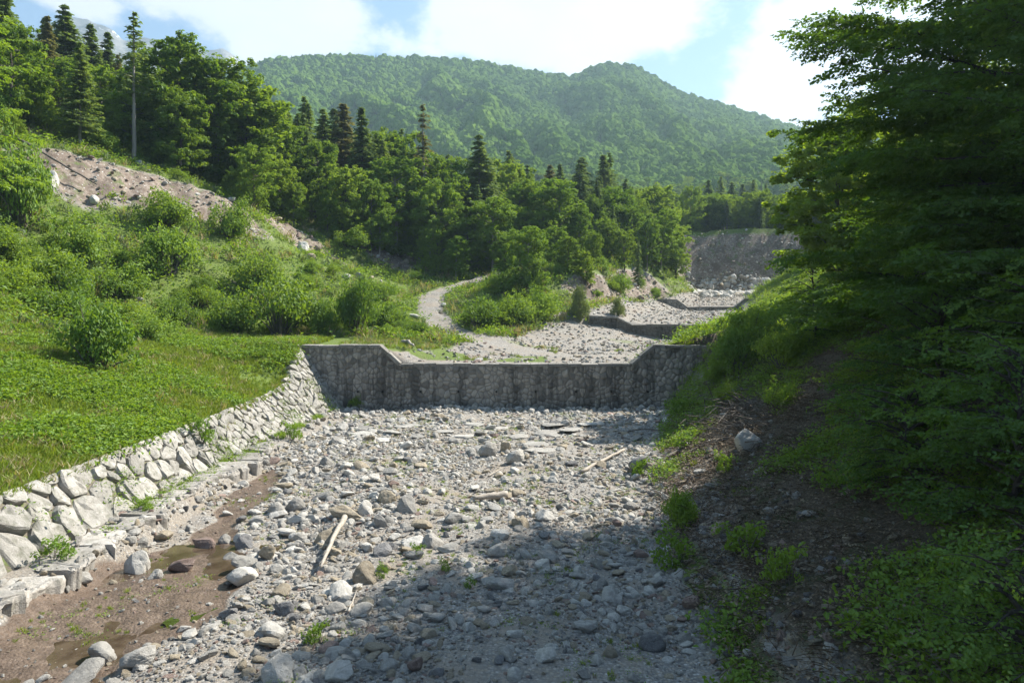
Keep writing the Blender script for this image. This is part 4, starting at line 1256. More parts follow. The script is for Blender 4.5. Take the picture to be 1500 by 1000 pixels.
for (x0, y0, x1, y1, lab) in ((680, 745, 640, 735, 'thin grey twig beside the short thick log'), (870, 738, 850, 728, 'short brown twig on the gravel near the red stone'), (985, 745, 960, 760, 'dark stick at the foot of the earth bank beside the grass tuft'), (715, 700, 735, 690, 'pale forked twig on the gravel below the tall boulder')):
    a = hit(x0, y0); b = hit(x1, y1)
    log('twig', lab, 'twig', [a + Vector((0, 0, .08)), b + Vector((0, 0, .14))], .035, .02)
# brush heap under the trees on the right bank
K = Acc(); r = np.random.default_rng(5)
for i in range(420):
    c = hit(1085 + r.normal() * 28, 612 + r.normal() * 20) if i % 6 == 0 else c
    a = np.array(c) + r.normal(size=3) * np.array([.6, .8, .1]) + [0, 0, .12]; d = unit(r.normal(size=3) * np.array([1, 1, .25])); L = r.uniform(.4, 1.6)
    v, f = tube([a, a + d * L * .5 + r.normal(size=3) * .05, a + d * L], [.03, .02, .008], 4); K.add(v, f)
tag(link('brush_heap', K.mesh('brush_heap', M['bark'])), 'heap of dark dead twigs and brush on the bank under the trees', 'brush heap')

# ------------------------------------------------------------------ pools
def water_mat(name, col, rough):
    t = NT(name); n = t.noise(3, 4, .6, t.pos())
    c = t.mix(t.rng(n, .4, .62), col, tuple(x * 1.9 for x in col))
    p = t.princ(c, rough, .5, t.bump(t.noise(9, 2, .5, t.pos()), .12, .01)); return t.m
def pool(name, label, poly_px, dz, mat):
    P = [hit(a, b) for a, b in poly_px]; c = sum(P, Vector()) / len(P)
    zl = min(p[2] for p in P) + dz
    v = [(c[0], c[1], zl)]; n = 48
    for i in range(n):
        t = i / n * len(P); j = int(t); f_ = t - j; m_ = len(P)
        a_, b_, c_2, d_ = P[(j - 1) % m_], P[j % m_], P[(j + 1) % m_], P[(j + 2) % m_]
        q = .5 * (2 * b_ + (c_2 - a_) * f_ + (2 * a_ - 5 * b_ + 4 * c_2 - d_) * f_ ** 2 + (3 * b_ - a_ - 3 * c_2 + d_) * f_ ** 3)
        w = 1 + .08 * math.sin(i * .52) + .05 * math.sin(i * 1.1 + 1)
        v.append((c[0] + (q[0] - c[0]) * w, c[1] + (q[1] - c[1]) * w, zl))
    f = [(0, 1 + i, 1 + (i + 1) % n) for i in range(n)]
    tag(link(name, mesh_np(name, v, f, [mat])), label, kind='structure')
pool('algae_pool_water', 'small pool of green algae water at the edge of the mud', [(240, 916), (275, 888), (312, 874), (330, 880), (305, 898), (262, 918)], .06, water_mat('algae_water', (.035, .048, .010), .12))
gx, gy = np.meshgrid(np.linspace(-12.3, -8, 60), np.linspace(14, 24, 120)); zz_ = terrain(gx, gy)[0]; lv = float(np.percentile(zz_[mud_w(gx, gy) > .6], 30))
v, f = box_vs(-12.6, -7.6, 13.2, 24.5, lv - .3, lv)
def wet():
    t = NT('brown_water'); n = t.noise(1.7, 4, .6, t.pos())
    c = t.mix(t.rng(n, .4, .62), (.050, .034, .022), (.095, .07, .047))
    t.princ(c, .07, .5, t.bump(t.noise(7, 2, .5, t.pos()), .06, .01)); return t.m
tag(link('muddy_water', mesh_np('muddy_water', [(-12.6, 13.2, lv), (-7.8, 13.2, lv), (-7.8, 24.5, lv), (-12.6, 24.5, lv)], [(0, 1, 2, 3)], [wet()])), 'shallow brown water standing in the muddy channel', kind='structure')
#PART3
# ------------------------------------------------------------------ woods: countable trees
def make_tree(name, tm, cm):
    """returns a builder that places copies of this kind"""
    return (name, tm, cm)
KIND = {}
for i, (w, nc_, up, mt) in enumerate([(.26, 210, .55, 'leaf'), (.33, 240, .45, 'leaf'), (.22, 190, .7, 'leaf'), (.30, 220, .5, 'leaf'), (.37, 260, .35, 'leaf')]):
    KIND['b%d' % i] = ('broadleaf_tree',) + broadleaf(200 + i, w=w, nclump=int(nc_ * 2.6), nleaf=36, up=up, mat=mt, bare=(.08, .12, .06, .15, .1)[i])
KIND['l0'] = ('broadleaf_tree',) + broadleaf(220, w=.24, nclump=470, nleaf=34, up=.6, mat='leaf_light', bare=.08, barkm='pale_bark')
KIND['l1'] = ('broadleaf_tree',) + broadleaf(221, w=.32, nclump=520, nleaf=34, up=.5, mat='leaf_light', bare=.06)
KIND['s0'] = ('spruce_tree',) + conifer(230, w=.21, bare=.08, layers=44, per=11, droop=.45)
KIND['s1'] = ('spruce_tree',) + conifer(231, w=.19, bare=.25, layers=40, per=11, droop=.4, barkm='pale_bark')
KIND['s2'] = ('spruce_tree',) + conifer(232, w=.16, bare=.25, layers=38, per=10, mat='brown_needle', dens=.9, barkm='pale_bark')
KIND['s3'] = ('spruce_tree',) + conifer(233, w=.20, bare=.08, layers=32, droop=.5)
KIND['r0'] = ('larch_tree',) + conifer(240, w=.21, bare=.15, layers=42, per=10, mat='larch', droop=.25, dens=.85, barkm='pale_bark')
KIND['r1'] = ('larch_tree',) + conifer(241, w=.13, bare=.45, layers=22, per=6, mat='larch', droop=.1, dens=.6, barkm='pale_bark')
KIND['d0'] = ('bare_spruce_tree',) + conifer(242, w=.07, bare=.5, layers=20, per=5, mat='brown_needle', dens=.55, barkm='pale_bark')
protos = {}
used_px = []
def tree(kind, x, y, h, label, group=None, wf=1.0, z=None, cat='tree'):
    nm, tm, cm = KIND[kind]
    if z is None: z = Hs(x, y)
    rz = rnd.uniform(0, 6.28); sc = (h * wf, h * wf, h)
    if kind not in protos:
        root = link(nm, None, None, (x, y, z), (0, 0, rz), sc)
        link('trunk', tm, root); link('crown', cm, root)
        protos[kind] = root
        tag(root, label, cat, group)
        used_px.append((x, y)); return root
    used_px.append((x, y))
    return dup(protos[kind], (x, y, z), rz, sc, label, group)
def tree_px(kind, px, top, Y, label, wf=1.0, group=None):
    x = (px - 750) / F * Y; z = Hs(x, Y); zt = CZ - (top - HOR) / F * Y
    h = max(3.0, zt - z); return tree(kind, x, Y, h, label, group, wf, z)
TR = [
 ('r1', 196, 14, 86, 'tall thin larch with a long bare trunk rising above the scar rim', 1.15),
 ('b1', 262, 60, 94, 'big full dark green broadleaf tree beside the tall thin larch', 1.1),
 ('b3', 232, 95, 97, 'dark broadleaf tree tucked behind the tall thin larch', 1.0),
 ('b0', 318, 86, 99, 'tall broadleaf tree right of the biggest dark crown', 1.2),
 ('b2', 356, 118, 101, 'slim broadleaf tree at the end of the tall row above the scar', 1.4),
 ('b1', 383, 142, 104, 'bright green rounded broadleaf tree stepping down from the tall row', .9),
 ('l1', 372, 212, 92, 'leafy light green tree low at the wood edge above the scar end', 1.0),
 ('s1', 95, 4, 112, 'dark spruce cutting the skyline left of the rock peaks', 1.2),
 ('s0', 133, 32, 118, 'pointed spruce on the skyline in front of the rock peaks', 1.1),
 ('s0', 158, 44, 120, 'shorter spruce beside the pointed skyline spruce', 1.0),
 ('s2', 118, 130, 98, 'brownish thin spruce among the green crowns of the steep wood', 1.0),
 ('s2', 70, 22, 108, 'dull brown spruce near the upper left skyline', 1.1),
 ('l0', 50, 118, 82, 'light green young tree in the steep wood above the bushes', 1.3),
 ('b0', 22, 60, 84, 'leafy green tree at the upper left edge of the wood', 1.3),
 ('s2', 123, 175, 88, 'small dead brown conifer at the wood edge above the scar', .9),
 ('b4', 20, 175, 72, 'spreading broadleaf tree overhanging the left end of the scar', .9),
 ('r0', 414, 146, 122, 'soft grey green larch behind the wood edge, first of three', 1.1),
 ('r0', 446, 140, 128, 'tallest soft larch in the middle of three', 1.05),
 ('r0', 436, 165, 118, 'feathery larch right of the tallest soft larch', 1.0),
 ('s2', 502, 150, 118, 'tall brownish spruce with dense narrow crown', 1.45),
 ('s0', 530, 153, 114, 'dark green spruce close beside the tall brownish one', .95),
 ('s1', 545, 200, 116, 'mid green conifer leaning against the dark spruce', 1.1),
 ('b3', 586, 190, 128, 'dark round broadleaf crown right of the two tall spruces', .95),
 ('b1', 565, 195, 132, 'dark broadleaf crown just behind the tall spruces', .8),
 ('d0', 620, 148, 112, 'thin half-dead spruce with a tuft of needles at its top', 1.3),
 ('b4', 462, 206, 106, 'broad dusky green tree with visible trunk at the wood edge', .95),
 ('b3', 502, 240, 103, 'dark green bushy tree at the foot of the tall brownish spruce', 1.0),
 ('b1', 408, 232, 98, 'leafy round tree above the second earth scar', .95),
 ('l0', 580, 228, 110, 'sunlit pale green tree in front of the dark round crowns', 1.3),
 ('b1', 652, 224, 116, 'dark full broadleaf tree left of the pointed spruce', .95),
 ('s1', 702, 194, 116, 'pointed spruce with a long bare trunk in mid wood', 1.15),
 ('b3', 742, 232, 128, 'rounded broadleaf tree right of the pointed mid-wood spruce', .8),
 ('l1', 760, 268, 120, 'light green feathery tree above the head of the track', .9),
 ('s2', 806, 240, 132, 'brownish spruce top standing over the broadleaf crowns', 1.3),
 ('l0', 822, 262, 116, 'bright yellow green tree in the middle of the wood edge', 1.35),
 ('b0', 784, 262, 122, 'leafy tree between the feathery tree and the brownish spruce', 1.1),
 ('s1', 853, 228, 150, 'slender grey green spruce, the left of the skyline pair', 1.2),
 ('s0', 884, 224, 152, 'slender dark spruce, the right of the skyline pair', 1.2),
 ('r0', 893, 222, 156, 'soft larch directly behind the skyline pair of spruces', .9),
 ('b1', 870, 286, 130, 'dark rounded tree below the skyline pair of spruces', .75),
 ('l0', 905, 272, 134, 'tall light green tree right of the skyline spruces', 1.2),
 ('b3', 935, 290, 140, 'mid green rounded tree near the grey cliff', .75),
 ('b0', 962, 268, 150, 'dark leafy tree rising behind the rounded one', 1.1),
 ('l0', 968, 306, 134, 'pale bright tree at the left rim of the grey cliff', 1.3),
 ('l1', 1012, 272, 176, 'full light green tree on the rim beside the grey cliff', .9),
 ('s0', 1038, 262, 205, 'bluish spruce on the cliff rim, leftmost of the row', 1.2),
 ('r0', 1056, 258, 215, 'tall soft larch in the row above the grey cliff', 1.0),
 ('s1', 1072, 266, 210, 'narrow spruce between larches above the grey cliff', 1.3),
 ('s0', 1088, 268, 212, 'dark spruce in the middle of the row above the cliff', 1.1),
 ('r0', 1104, 262, 214, 'pale larch toward the right of the row above the cliff', 1.0),
 ('s3', 1122, 268, 208, 'broad spruce at the end of the row by the near branches', 1.0),
 ('l1', 1046, 302, 190, 'small round tree at the foot of the spruce row', .8),
 ('s3', 1082, 305, 188, 'little cone-shaped spruce on the rim of the cliff', 1.1),
 ('l0', 773, 332, 90, 'slim young tree standing by the upper bend of the track', 1.1),
 ('b0', 832, 346, 98, 'small dense tree in front of the gravel beyond the track', 1.3),
 ('s3', 700, 268, 110, 'bushy young spruce in front of the pointed mid-wood spruce', .9),
 ('l1', 640, 262, 108, 'leafy pale tree at the wood edge above the dark little scar', .9),
 ('l0', 722, 290, 108, 'pale tree with drooping leaves at the wood edge by the track', 1.2),
 ('l1', 544, 262, 104, 'light green tree with pale stem above the third earth scar', .8),
 ('b3', 915, 335, 118, 'dark bushy tree above the small scar by the second dam', .9),
 ('s3', 962, 318, 138, 'young spruce standing at the left foot of the cliff rim', .8),
 ('b3', 870, 340, 108, 'round green tree above the raw earth bank near the gravel', .8),
]
for (k, px, top, Y, lab, wf) in TR: tree_px(k, px, top, Y, lab, wf * (1.25 if k[0] in 'sr' and k != 'r1' else 1))
def wood_ok(x, y):
    z, s, _ = terrain(np.array([x]), np.array([y])); s = s[0]
    if y < 112: return s < 1.86
    if y < 174: return s < 6.9
    return s < 12
# young trees along the front of the wood
NAMED = [(a[1], a[3], a[4]) for a in TR]
def short_name(t_):
    w_ = t_.split(); cut = next((i for i, q in enumerate(w_) if q.strip(',') in ('tree', 'larch', 'spruce', 'conifer', 'crown', 'one')), 5)
    return ' '.join(w_[:cut + 1]).strip(',')
for (px, top, Y, k, wf) in ((392, 258, 97, 'l1', 1.), (430, 268, 99, 'l0', 1.2), (480, 282, 101, 'l1', .9), (520, 290, 104, 'b0', 1.1), (556, 296, 105, 'l0', 1.2), (598, 300, 110, 's0', 1.), (612, 286, 112, 'l1', .9),
                          (668, 300, 112, 'b2', 1.3), (685, 318, 108, 'l1', 1.), (745, 300, 114, 'l0', 1.2), (800, 310, 112, 'b2', 1.3), (812, 330, 104, 'l1', 1.), (848, 306, 114, 'l0', 1.2), (890, 318, 120, 'b0', 1.), (898, 300, 126, 's0', 1.),
                          (925, 300, 132, 'l1', .9), (948, 320, 128, 'l0', 1.), (985, 300, 142, 's1', 1.2), (990, 330, 140, 'b0', 1.1), (740, 345, 100, 'b2', 1.2), (858, 368, 98, 'b2', 1.2), (345, 250, 93, 'l1', 1.1), (668, 345, 103, 'l0', 1.1), (630, 330, 106, 'l0', 1.), (935, 350, 116, 's3', .9)):
    q = min(NAMED, key=lambda n_: abs(n_[0] - px) + abs(n_[1] - Y))
    nm_ = 'young spruce' if k[0] == 's' else 'low bright young tree' if k[0] == 'l' else 'young deep green tree'
    tree_px(k, px, top, Y, f'{nm_} before the {short_name(q[2])}, {"slim" if wf > 1.1 else "rounded"}', wf, 'young trees along the front of the wood')
n_c = 0; tries = 0
while n_c < 34 and tries < 3000:
    tries += 1
    px = rnd.uniform(375, 1005); y = rnd.uniform(112, 150) + (12 if px > 800 else 0); x = (px - 750) / F * y
    if not wood_ok(x, y) or min((x - a) ** 2 + (y - b) ** 2 for a, b in used_px) < 7: continue
    if -12 < x < 9 and y < 121: continue
    top = float(np.interp(px, [375, 500, 620, 760, 900, 1005], [158, 160, 203, 232, 244, 276])) + rnd.uniform(-10, 26)
    k = rnd.choice(['s0', 's1', 's1', 'r0', 'r0', 's2']); q = min(NAMED, key=lambda n_: abs(n_[0] - px) + abs(n_[1] - y) * .4)
    side = 'left of' if px < q[0] - 8 else 'right of' if px > q[0] + 8 else 'behind'
    tn = {'s0': 'full green spruce', 's1': 'slim green spruce', 'r0': 'feathery larch', 's2': 'dull brownish spruce'}[k]
    tree_px(k, px, top, y, f'{tn} rising {side} the {short_name(q[2])}', rnd.uniform(1., 1.5), 'conifers standing up out of the middle wood'); n_c += 1
# filler trees standing in the wood
GT = 'trees crowded in the wood behind the named ones'
SKX = [-100, 0, 60, 95, 130, 170, 200, 235, 300, 350, 400, 500, 600, 700, 800, 900, 1000, 1120]
SKR = [-60, -40, 25, 45, 60, 82, 80, 85, 100, 130, 165, 180, 205, 215, 250, 262, 278, 275]
NAMED = [(a[1], a[3], a[4]) for a in TR]
def near_named(px, y):
    c = [(abs(px - q[0]) + (0 if q[1] < y else 60) + abs(y - q[1]) * .3, q) for q in NAMED]
    c.sort(key=lambda t_: t_[0]); return c[0][1]
WH = {'broadleaf_tree': 'broadleaf tree', 'spruce_tree': 'spruce', 'larch_tree': 'larch', 'bare_spruce_tree': 'half-bare spruce'}
n_f = 0; tries = 0
while n_f < 165 and tries < 12000:
    tries += 1
    y = rnd.uniform(66, 178); x = rnd.uniform(-.74, .40) * y
    if x < -.71 * y or not wood_ok(x, y): continue
    if -12 < x < 9 and 104 < y < 121: continue
    if min((x - a) ** 2 + (y - b) ** 2 for a, b in used_px) < (3.9 + .014 * y) ** 2: continue
    q = rnd.random()
    steep = x < -35
    k = rnd.choice(['b0', 'b1', 'b2', 'b3', 'l0', 'l1', 'l0', 'l1']) if q < (.54 if steep else .55) else rnd.choice(['s0', 's1', 's2', 'r0', 'r0', 's0'])
    px = x / y * F + 750
    h = rnd.uniform(11, 16) if k[0] in 'bl' else rnd.uniform(15, 22)
    lim = CZ - (float(np.interp(px, SKX, SKR)) + (rnd.uniform(-14, 12) if k[0] in 'sr' else rnd.uniform(22, 62)) - HOR) * y / F - Hs(x, y)
    if lim < 5: continue
    h0 = h; h = min(h, lim)
    if px > 560: h *= .84
    if px > 900: h *= .85
    where = ('on the steep slope above the scar' if steep else 'behind the tall spruces' if px < 640 else 'above the head of the track' if px < 800 else 'below the green mountain' if px < 1000 else 'on top beyond the grey cliff')
    tone = {'b': 'green', 'l': 'pale green', 's': 'dark', 'r': 'soft', 'd': 'grey'}[k[0]]
    nm_ = near_named(px, y); sh_ = nm_[2].split(); cut = next((i for i, w_ in enumerate(sh_) if w_.strip(',') in ('tree', 'larch', 'spruce', 'conifer', 'crown', 'one')), 5)
    short = ' '.join(sh_[:cut + 1]).strip(',')
    side = 'to the left of' if px < nm_[0] - 14 else 'to the right of' if px > nm_[0] + 14 else 'directly behind'
    szw = 'tall' if h > 14 else 'short' if h < 10 else 'middling'
    tree(k, x, y, h, f'{szw} {tone} {WH[KIND[k][0]]} {side} the {short}', GT, rnd.uniform(.82, 1.05) * min(1.3, h0 / h)); n_f += 1
n_r = 0; tries = 0
while n_r < 34 and tries < 5000:
    tries += 1
    y = rnd.uniform(44, 150); x = rnd.uniform(.36, .72) * y
    z, s, pw = terrain(np.array([x]), np.array([y])); s = s[0]
    if s < 12.7 or (y > 140 and x < 75) or x < (.49 if y > 60 else .45) * y: continue
    if min((x - a) ** 2 + (y - b) ** 2 for a, b in used_px) < 16: continue
    tree(rnd.choice(['b0', 'b1', 'b3', 'l0', 'l1', 'b4']), x, y, rnd.uniform(9, 15), 'green broadleaf tree on the right bank, glimpsed behind the overhanging beech branches', 'trees behind the overhanging beeches', rnd.uniform(1, 1.25)); n_r += 1
# ------------------------------------------------------------------ bushes
BK = {}
for i in range(4): BK['g%d' % i] = bush_mesh(300 + i, nclump=120, nleaf=36, leaf=.085, mat='leaf_light' if i < 2 else 'leaf')
BK['w'] = bush_mesh(310, nclump=80, nleaf=40, leaf=.13, mat='willow', upright=True)
BK['h'] = bush_mesh(311, nclump=26, nleaf=20, leaf=.16, mat='herb', flat=.6)
BK['t'] = None
BK['t'] = bush_mesh(312, nclump=150, nleaf=30, leaf=.12, mat='grass', upright=True)
bproto = {}
def bush(kind, x, y, rx, hz, label, group=None, name='bush', cat='bush', z=None):
    if z is None: z = Hs(x, y)
    rz = rnd.uniform(0, 6.28); hk = {'w': 1.6, 't': 1.6, 'h': .8}.get(kind, 1.15)
    sc = (rx, rx * rnd.uniform(.85, 1.15), hz / hk)
    if kind == 'w' or kind == 't': sc = (rx / .8, rx / .8, hz / hk)
    if kind not in bproto:
        root = link(name, None, None, (x, y, z), (0, 0, rz), sc)
        link('stem', BK[kind][0], root); link('foliage', BK[kind][1], root); bproto[kind] = root
        return tag(root, label, cat, group)
    o = dup(bproto[kind], (x, y, z), rz, sc, label, None)
    if group: o['group'] = group
    elif 'group' in o: del o['group']
    o.name = name; o['category'] = cat
    return o
def bush_px(kind, px, py, wpx, hpx, label, name='bush', cat='bush', y0=8, group=None):
    """px,py: foot of the bush in the photograph"""
    p = hit(px, py, y0); k = p[1] / F
    return bush(kind, p[0], p[1], wpx * k / 2, hpx * k, label, group, name, cat, p[2])
BU = [
 ('g0', 140, 540, 120, 112, 'big rounded light green bush in the meadow above the revetment', 20),
 ('g2', 410, 492, 120, 100, 'large dark green bush at the meadow edge behind the grass', 30),
 ('g3', 345, 488, 90, 70, 'spreading green bush left of the large dark one at the meadow edge', 30),
 ('g2', 522, 492, 70, 92, 'dense oval bush behind the left wing of the dam', 30),
 ('g0', 470, 490, 60, 60, 'light green bush between the two dark ones at the meadow edge', 30),
 ('g1', 232, 500, 80, 46, 'low feathery green bush beside the big meadow bush', 20),
 ('g0', 30, 330, 110, 140, 'bright yellow green tall bush at the left edge under the scar', 30),
 ('g1', 130, 385, 90, 70, 'bright sunlit bush below the middle of the scar', 30),
 ('g2', 70, 430, 110, 70, 'dark green bush on the left slope above the big meadow bush', 30),
 ('g3', 240, 330, 90, 60, 'dark bush tangled under the big earth scar', 30),
 ('g1', 330, 345, 70, 60, 'round olive bush at the right foot of the big scar', 30),
 ('g0', 250, 400, 100, 80, 'leafy bush in the middle of the overgrown slope', 30),
 ('g3', 375, 430, 90, 70, 'full green bush right of the slope centre', 30),
 ('w', 850, 468, 36, 50, 'grey green willow bush standing alone beside the gravel', 60),
 ('w', 905, 462, 26, 26, 'small thin willow bush growing out of the gravel slope', 60),
 ('g0', 525, 598, 32, 24, 'small green shrub at the foot of the dam in the corner', 30),
 ('g3', 610, 492, 50, 26, 'low dark bush beside the track behind the dam wing', 56),
 ('g2', 700, 482, 70, 50, 'dark green thicket inside the bend of the gravel track', 60),
 ('g3', 755, 475, 70, 54, 'dense bush in the middle of the island of green by the track', 60),
 ('g1', 800, 465, 50, 48, 'light green bush toward the gravel end of the green island', 60),
 ('g0', 735, 430, 60, 40, 'bush on the slope between the upper and lower track', 60),
 ('g2', 775, 440, 40, 60, 'dark bush at the foot of the slim young tree', 60),
 ('g3', 640, 400, 60, 34, 'bush above the outside of the track bend', 60),
 ('g1', 665, 385, 50, 30, 'leafy bush under the dark little scar', 60),
 ('g1', 560, 440, 60, 36, 'bush on the green slope left of the track', 60),
 ('g0', 1080, 545, 76, 80, 'bright bush growing beside the end of the long dam', 30),
 ('g3', 1125, 520, 76, 70, 'dark leafy bush under the overhanging branches by the dam', 30),
 ('g1', 1050, 560, 44, 40, 'low yellow green shrub on the bank at the dam end', 30),
 ('g0', 1100, 500, 70, 60, 'light green shrub above the right end of the long dam', 30),
 ('g2', 1150, 540, 80, 70, 'deep green shrub under the low beech branches', 25),
 ('g3', 1065, 590, 50, 36, 'ragged shrub on the bank just past the end of the dam', 25),
 ('g1', 1140, 600, 60, 44, 'pale shrub beside the brush heap', 25),
 ('h', 1000, 610, 44, 20, 'yellow flowering weeds on the bank beside the dam face', 25),
 ('h', 1010, 655, 50, 18, 'low weeds between pale stones on the bank', 25),
 ('h', 1060, 690, 44, 20, 'weed patch below the long tilted boulder', 22),
 ('h', 290, 655, 42, 34, 'tuft of grey green weeds growing over the top of the revetment', 12),
 ('h', 78, 822, 56, 26, 'low leafy weeds at the foot of the revetment stones', 12),
 ('h', 207, 750, 34, 16, 'small patch of weeds on the footing ledge', 12),
 ('h', 425, 645, 34, 20, 'feathery weed clump low on the far revetment', 12),
 ('g0', 997, 775, 66, 66, 'tall bright green weed clump on the edge of the earth bank', 12),
 ('h', 1090, 820, 90, 40, 'patch of nettles in the shade on the lower bank', 12),
 ('h', 1150, 860, 70, 44, 'leafy nettle patch beside the black block on the bank', 12),
 ('h', 985, 830, 70, 40, 'spreading weeds at the shaded foot of the bank', 12),
 ('h', 465, 945, 50, 24, 'small leafy weeds between stones left of the near white boulder', 12),
 ('h', 610, 815, 28, 14, 'little grass tuft in the sunny cobbles near the shadow', 12),
 ('h', 560, 845, 24, 14, 'short weeds around the tan boulder', 12),
 ('h', 650, 835, 26, 14, 'thin green tuft among cobbles at the shadow edge', 12),
 ('h', 940, 700, 30, 20, 'bright weeds beside the dark round boulder', 12),
 ('h', 690, 860, 22, 12, 'short green tuft just before the shadow line', 12),
]
for (k, px, py, w, h, lab, y0) in BU:
    nm, ct = ('weed_clump', 'weeds') if k == 'h' else ('grass_tuft', 'grass tuft') if k == 't' else ('willow_bush', 'bush') if k == 'w' else ('bush', 'bush')
    bush_px(k, px, py, w, h, lab, nm, ct, y0)
GB = 'bushes covering the overgrown hillside'
NB_ = [(b[1], b[2], b[5]) for b in BU if b[0][0] in 'gw' and 'shrub' not in b[5]]
n_b = 0; tries = 0
bpos = []
while n_b < 210 and tries < 20000:
    tries += 1
    y = rnd.uniform(40, 125); x = rnd.uniform(-.74, .36) * y
    z, s, pw = terrain(np.array([x]), np.array([y])); z = z[0]; s = s[0]
    ok = False
    if y < 112 and s < 4.25 and float(scar_w(np.array([x]), np.array([y]), np.array([s]))[0]) < .1 and s > 1.0: ok = True
    if 66 < y < 125 and 4.2 <= s < 7.9 and pw[0] < .05: ok = True
    if y >= 100 and s < (7.9 if y < 130 else 6.8): ok = True
    if y < 50 and s > 3.95: ok = False
    if not ok: continue
    d = np.sqrt(((PT[:, 0] - x) ** 2 + (PT[:, 1] - y) ** 2).min())
    rx = (.9 + 1.9 * rnd.random() ** 1.5) * (.8 + y / 200)
    if d < rx + 2.2: continue
    ds_ = np.sqrt(((PT[:, 0] - x * (PT[:, 1] / y)) ** 2)) [(PT[:, 1] > y) & (PT[:, 1] < y + 16)]
    if len(ds_) and ds_.min() < rx + 1.5: rx *= .5
    # keep the scars in view
    if 1.75 < s < 3.7 and 68 < y < 112 and rnd.random() < .86: continue
    if 3.3 < s < 4.2 and 84 < y < 112: rx *= .6
    if s > 3.4 and s < 4.2 and 72 < y < 106: rx *= .6
    if bpos and min((x - a) ** 2 + (y - b) ** 2 for a, b, c in bpos) < (rx * .85) ** 2: continue
    px = x / y * F + 750
    if 7.0 < s < 8.3 and y > 88: rx *= .7
    bpos.append((x, y, rx))
    k = rnd.choice(['g0', 'g1', 'g2', 'g3'])
    tone = 'light green' if k in ('g0', 'g1') else 'deep green'
    where = ('on the left slope below the scar' if px < 250 else 'in the middle of the overgrown slope' if px < 420 else 'on the slope above the dam wing' if px < 580 else 'around the bend of the gravel track' if px < 760 else 'between the track and the gravel terraces' if px < 900 else 'near the foot of the grey cliff')
    sz = 'broad' if rx > 2 else 'low' if rx < 1.2 else 'rounded'
    hb_ = rx * rnd.uniform(.9, 1.5); tl = 'tall ' if hb_ > rx * 1.3 else 'spreading ' if hb_ < rx * 1.02 else ''
    pyb = HOR - (z - CZ) / y * F
    up = 'high ' if pyb < 330 else 'low ' if pyb > 430 else ''
    q_ = min(NB_, key=lambda b: abs(b[0] - px) + 1.6 * abs(b[1] - pyb)); w_ = q_[2].split(); cut = next((i for i, c_ in enumerate(w_) if c_ in ('bush', 'thicket')), 4)
    rel = 'left of' if q_[0] - px > 22 else 'right of' if px - q_[0] > 22 else 'above' if pyb < q_[1] - 12 else 'below' if pyb > q_[1] + 12 else 'close beside'
    ref = ' '.join(w_[:cut + 1]); w2 = ' '.join(w_[cut + 1:cut + 6]) if cut < 4 else ''
    bush(k, x, y, rx, hb_, ' '.join(f'{tl}{sz} {tone} bush {rel} the {ref} {w2}'.split()[:16]), GB, z=z); n_b += 1

n_k = 0
while n_k < 30:
    y = rnd.uniform(45, 108); x = rnd.uniform(-.7, -.08) * y
    z, s, pw = terrain(np.array([x]), np.array([y]))
    if s[0] > 3.95 or s[0] < 1.4 or pw[0] > .1: continue
    px = x / y * F + 750; py = HOR - (z[0] - CZ) / y * F
    q = min(NB_, key=lambda b: abs(b[0] - px) + abs(b[1] - py)); w_ = q[2].split(); cut = next((i for i, c_ in enumerate(w_) if c_ in ('bush', 'thicket')), 4)
    w = rnd.uniform(.5, 1.5); c = rnd.choice((0, 0, 1, 2))
    rel = 'left of' if q[0] - px > 20 else 'right of' if px - q[0] > 20 else 'above' if py < q[1] - 30 else 'beside'
    put_stone((x, y, z[0] + .15), w, w * .8, c, f'{"big" if w > 1 else "small"} {ROCKW[c]} rock in the undergrowth {rel} the {" ".join(w_[:cut + 1])}', 'hillside_rock', 'rock', 'rocks half hidden in the hillside undergrowth'); n_k += 1

# ------------------------------------------------------------------ ground cover
def tuft(seed, blades, h, w, mat):
    r = np.random.default_rng(seed); vs = []; fs = []; ti = []
    for i in range(blades):
        a = r.uniform(0, 6.28); b = r.random() ** .5 * w; o = np.array([math.cos(a) * b, math.sin(a) * b, -.02])
        d = np.array([r.normal() * .35, r.normal() * .35, 1.]); d = d / np.linalg.norm(d); L = h * r.uniform(.5, 1.1)
        s_ = np.array([math.sin(a + 1), math.cos(a + 1), 0]) * .014 * (h / .3)
        tip = o + d * L; tip[:2] += r.normal(size=2) * .25 * L
        m = o + d * L * .55
        n = len(vs); vs += [o - s_, o + s_, m + s_ * .8, tip, m - s_ * .8]; fs.append((n, n + 1, n + 2, n + 3, n + 4)); ti += [r.random()] * 5
    return mesh_np('tuft', vs, fs, [M[mat]], False, {'tint': ('FLOAT', ti)})
def herb(seed, n, size, mat):
    r = np.random.default_rng(seed)
    C = r.normal(size=(n, 3)) * np.array([.33, .33, .09]) + [0, 0, .14]; C[:, 2] = np.abs(C[:, 2])
    nrm = unit(r.normal(size=(n, 3)) * .5 + [0, 0, 1.]); U, Wd = frames(nrm, r); sz = size * r.uniform(.6, 1.3, n)
    v, f = leaf_quads(C, U, Wd, sz, sz * .6)
    return mesh_np('herb', v, f, [M[mat]], False, {'tint': ('FLOAT', np.repeat(r.random(n), 4))})
M['dry'] = leaf_mat('dry_grass', (.22, .19, .09), (.40, .36, .20), .3)
TU = [tuft(i, 22, .34, .2, 'grass') for i in range(4)] + [tuft(9, 14, .5, .25, 'dry'), tuft(10, 30, .45, .3, 'willow')]
HE = [herb(i + 20, 34, .15, 'herb') for i in range(3)] + [herb(i + 30, 34, .12, 'leaf') for i in range(1)]
HE4 = herb(41, 44, .13, 'leaf_light')
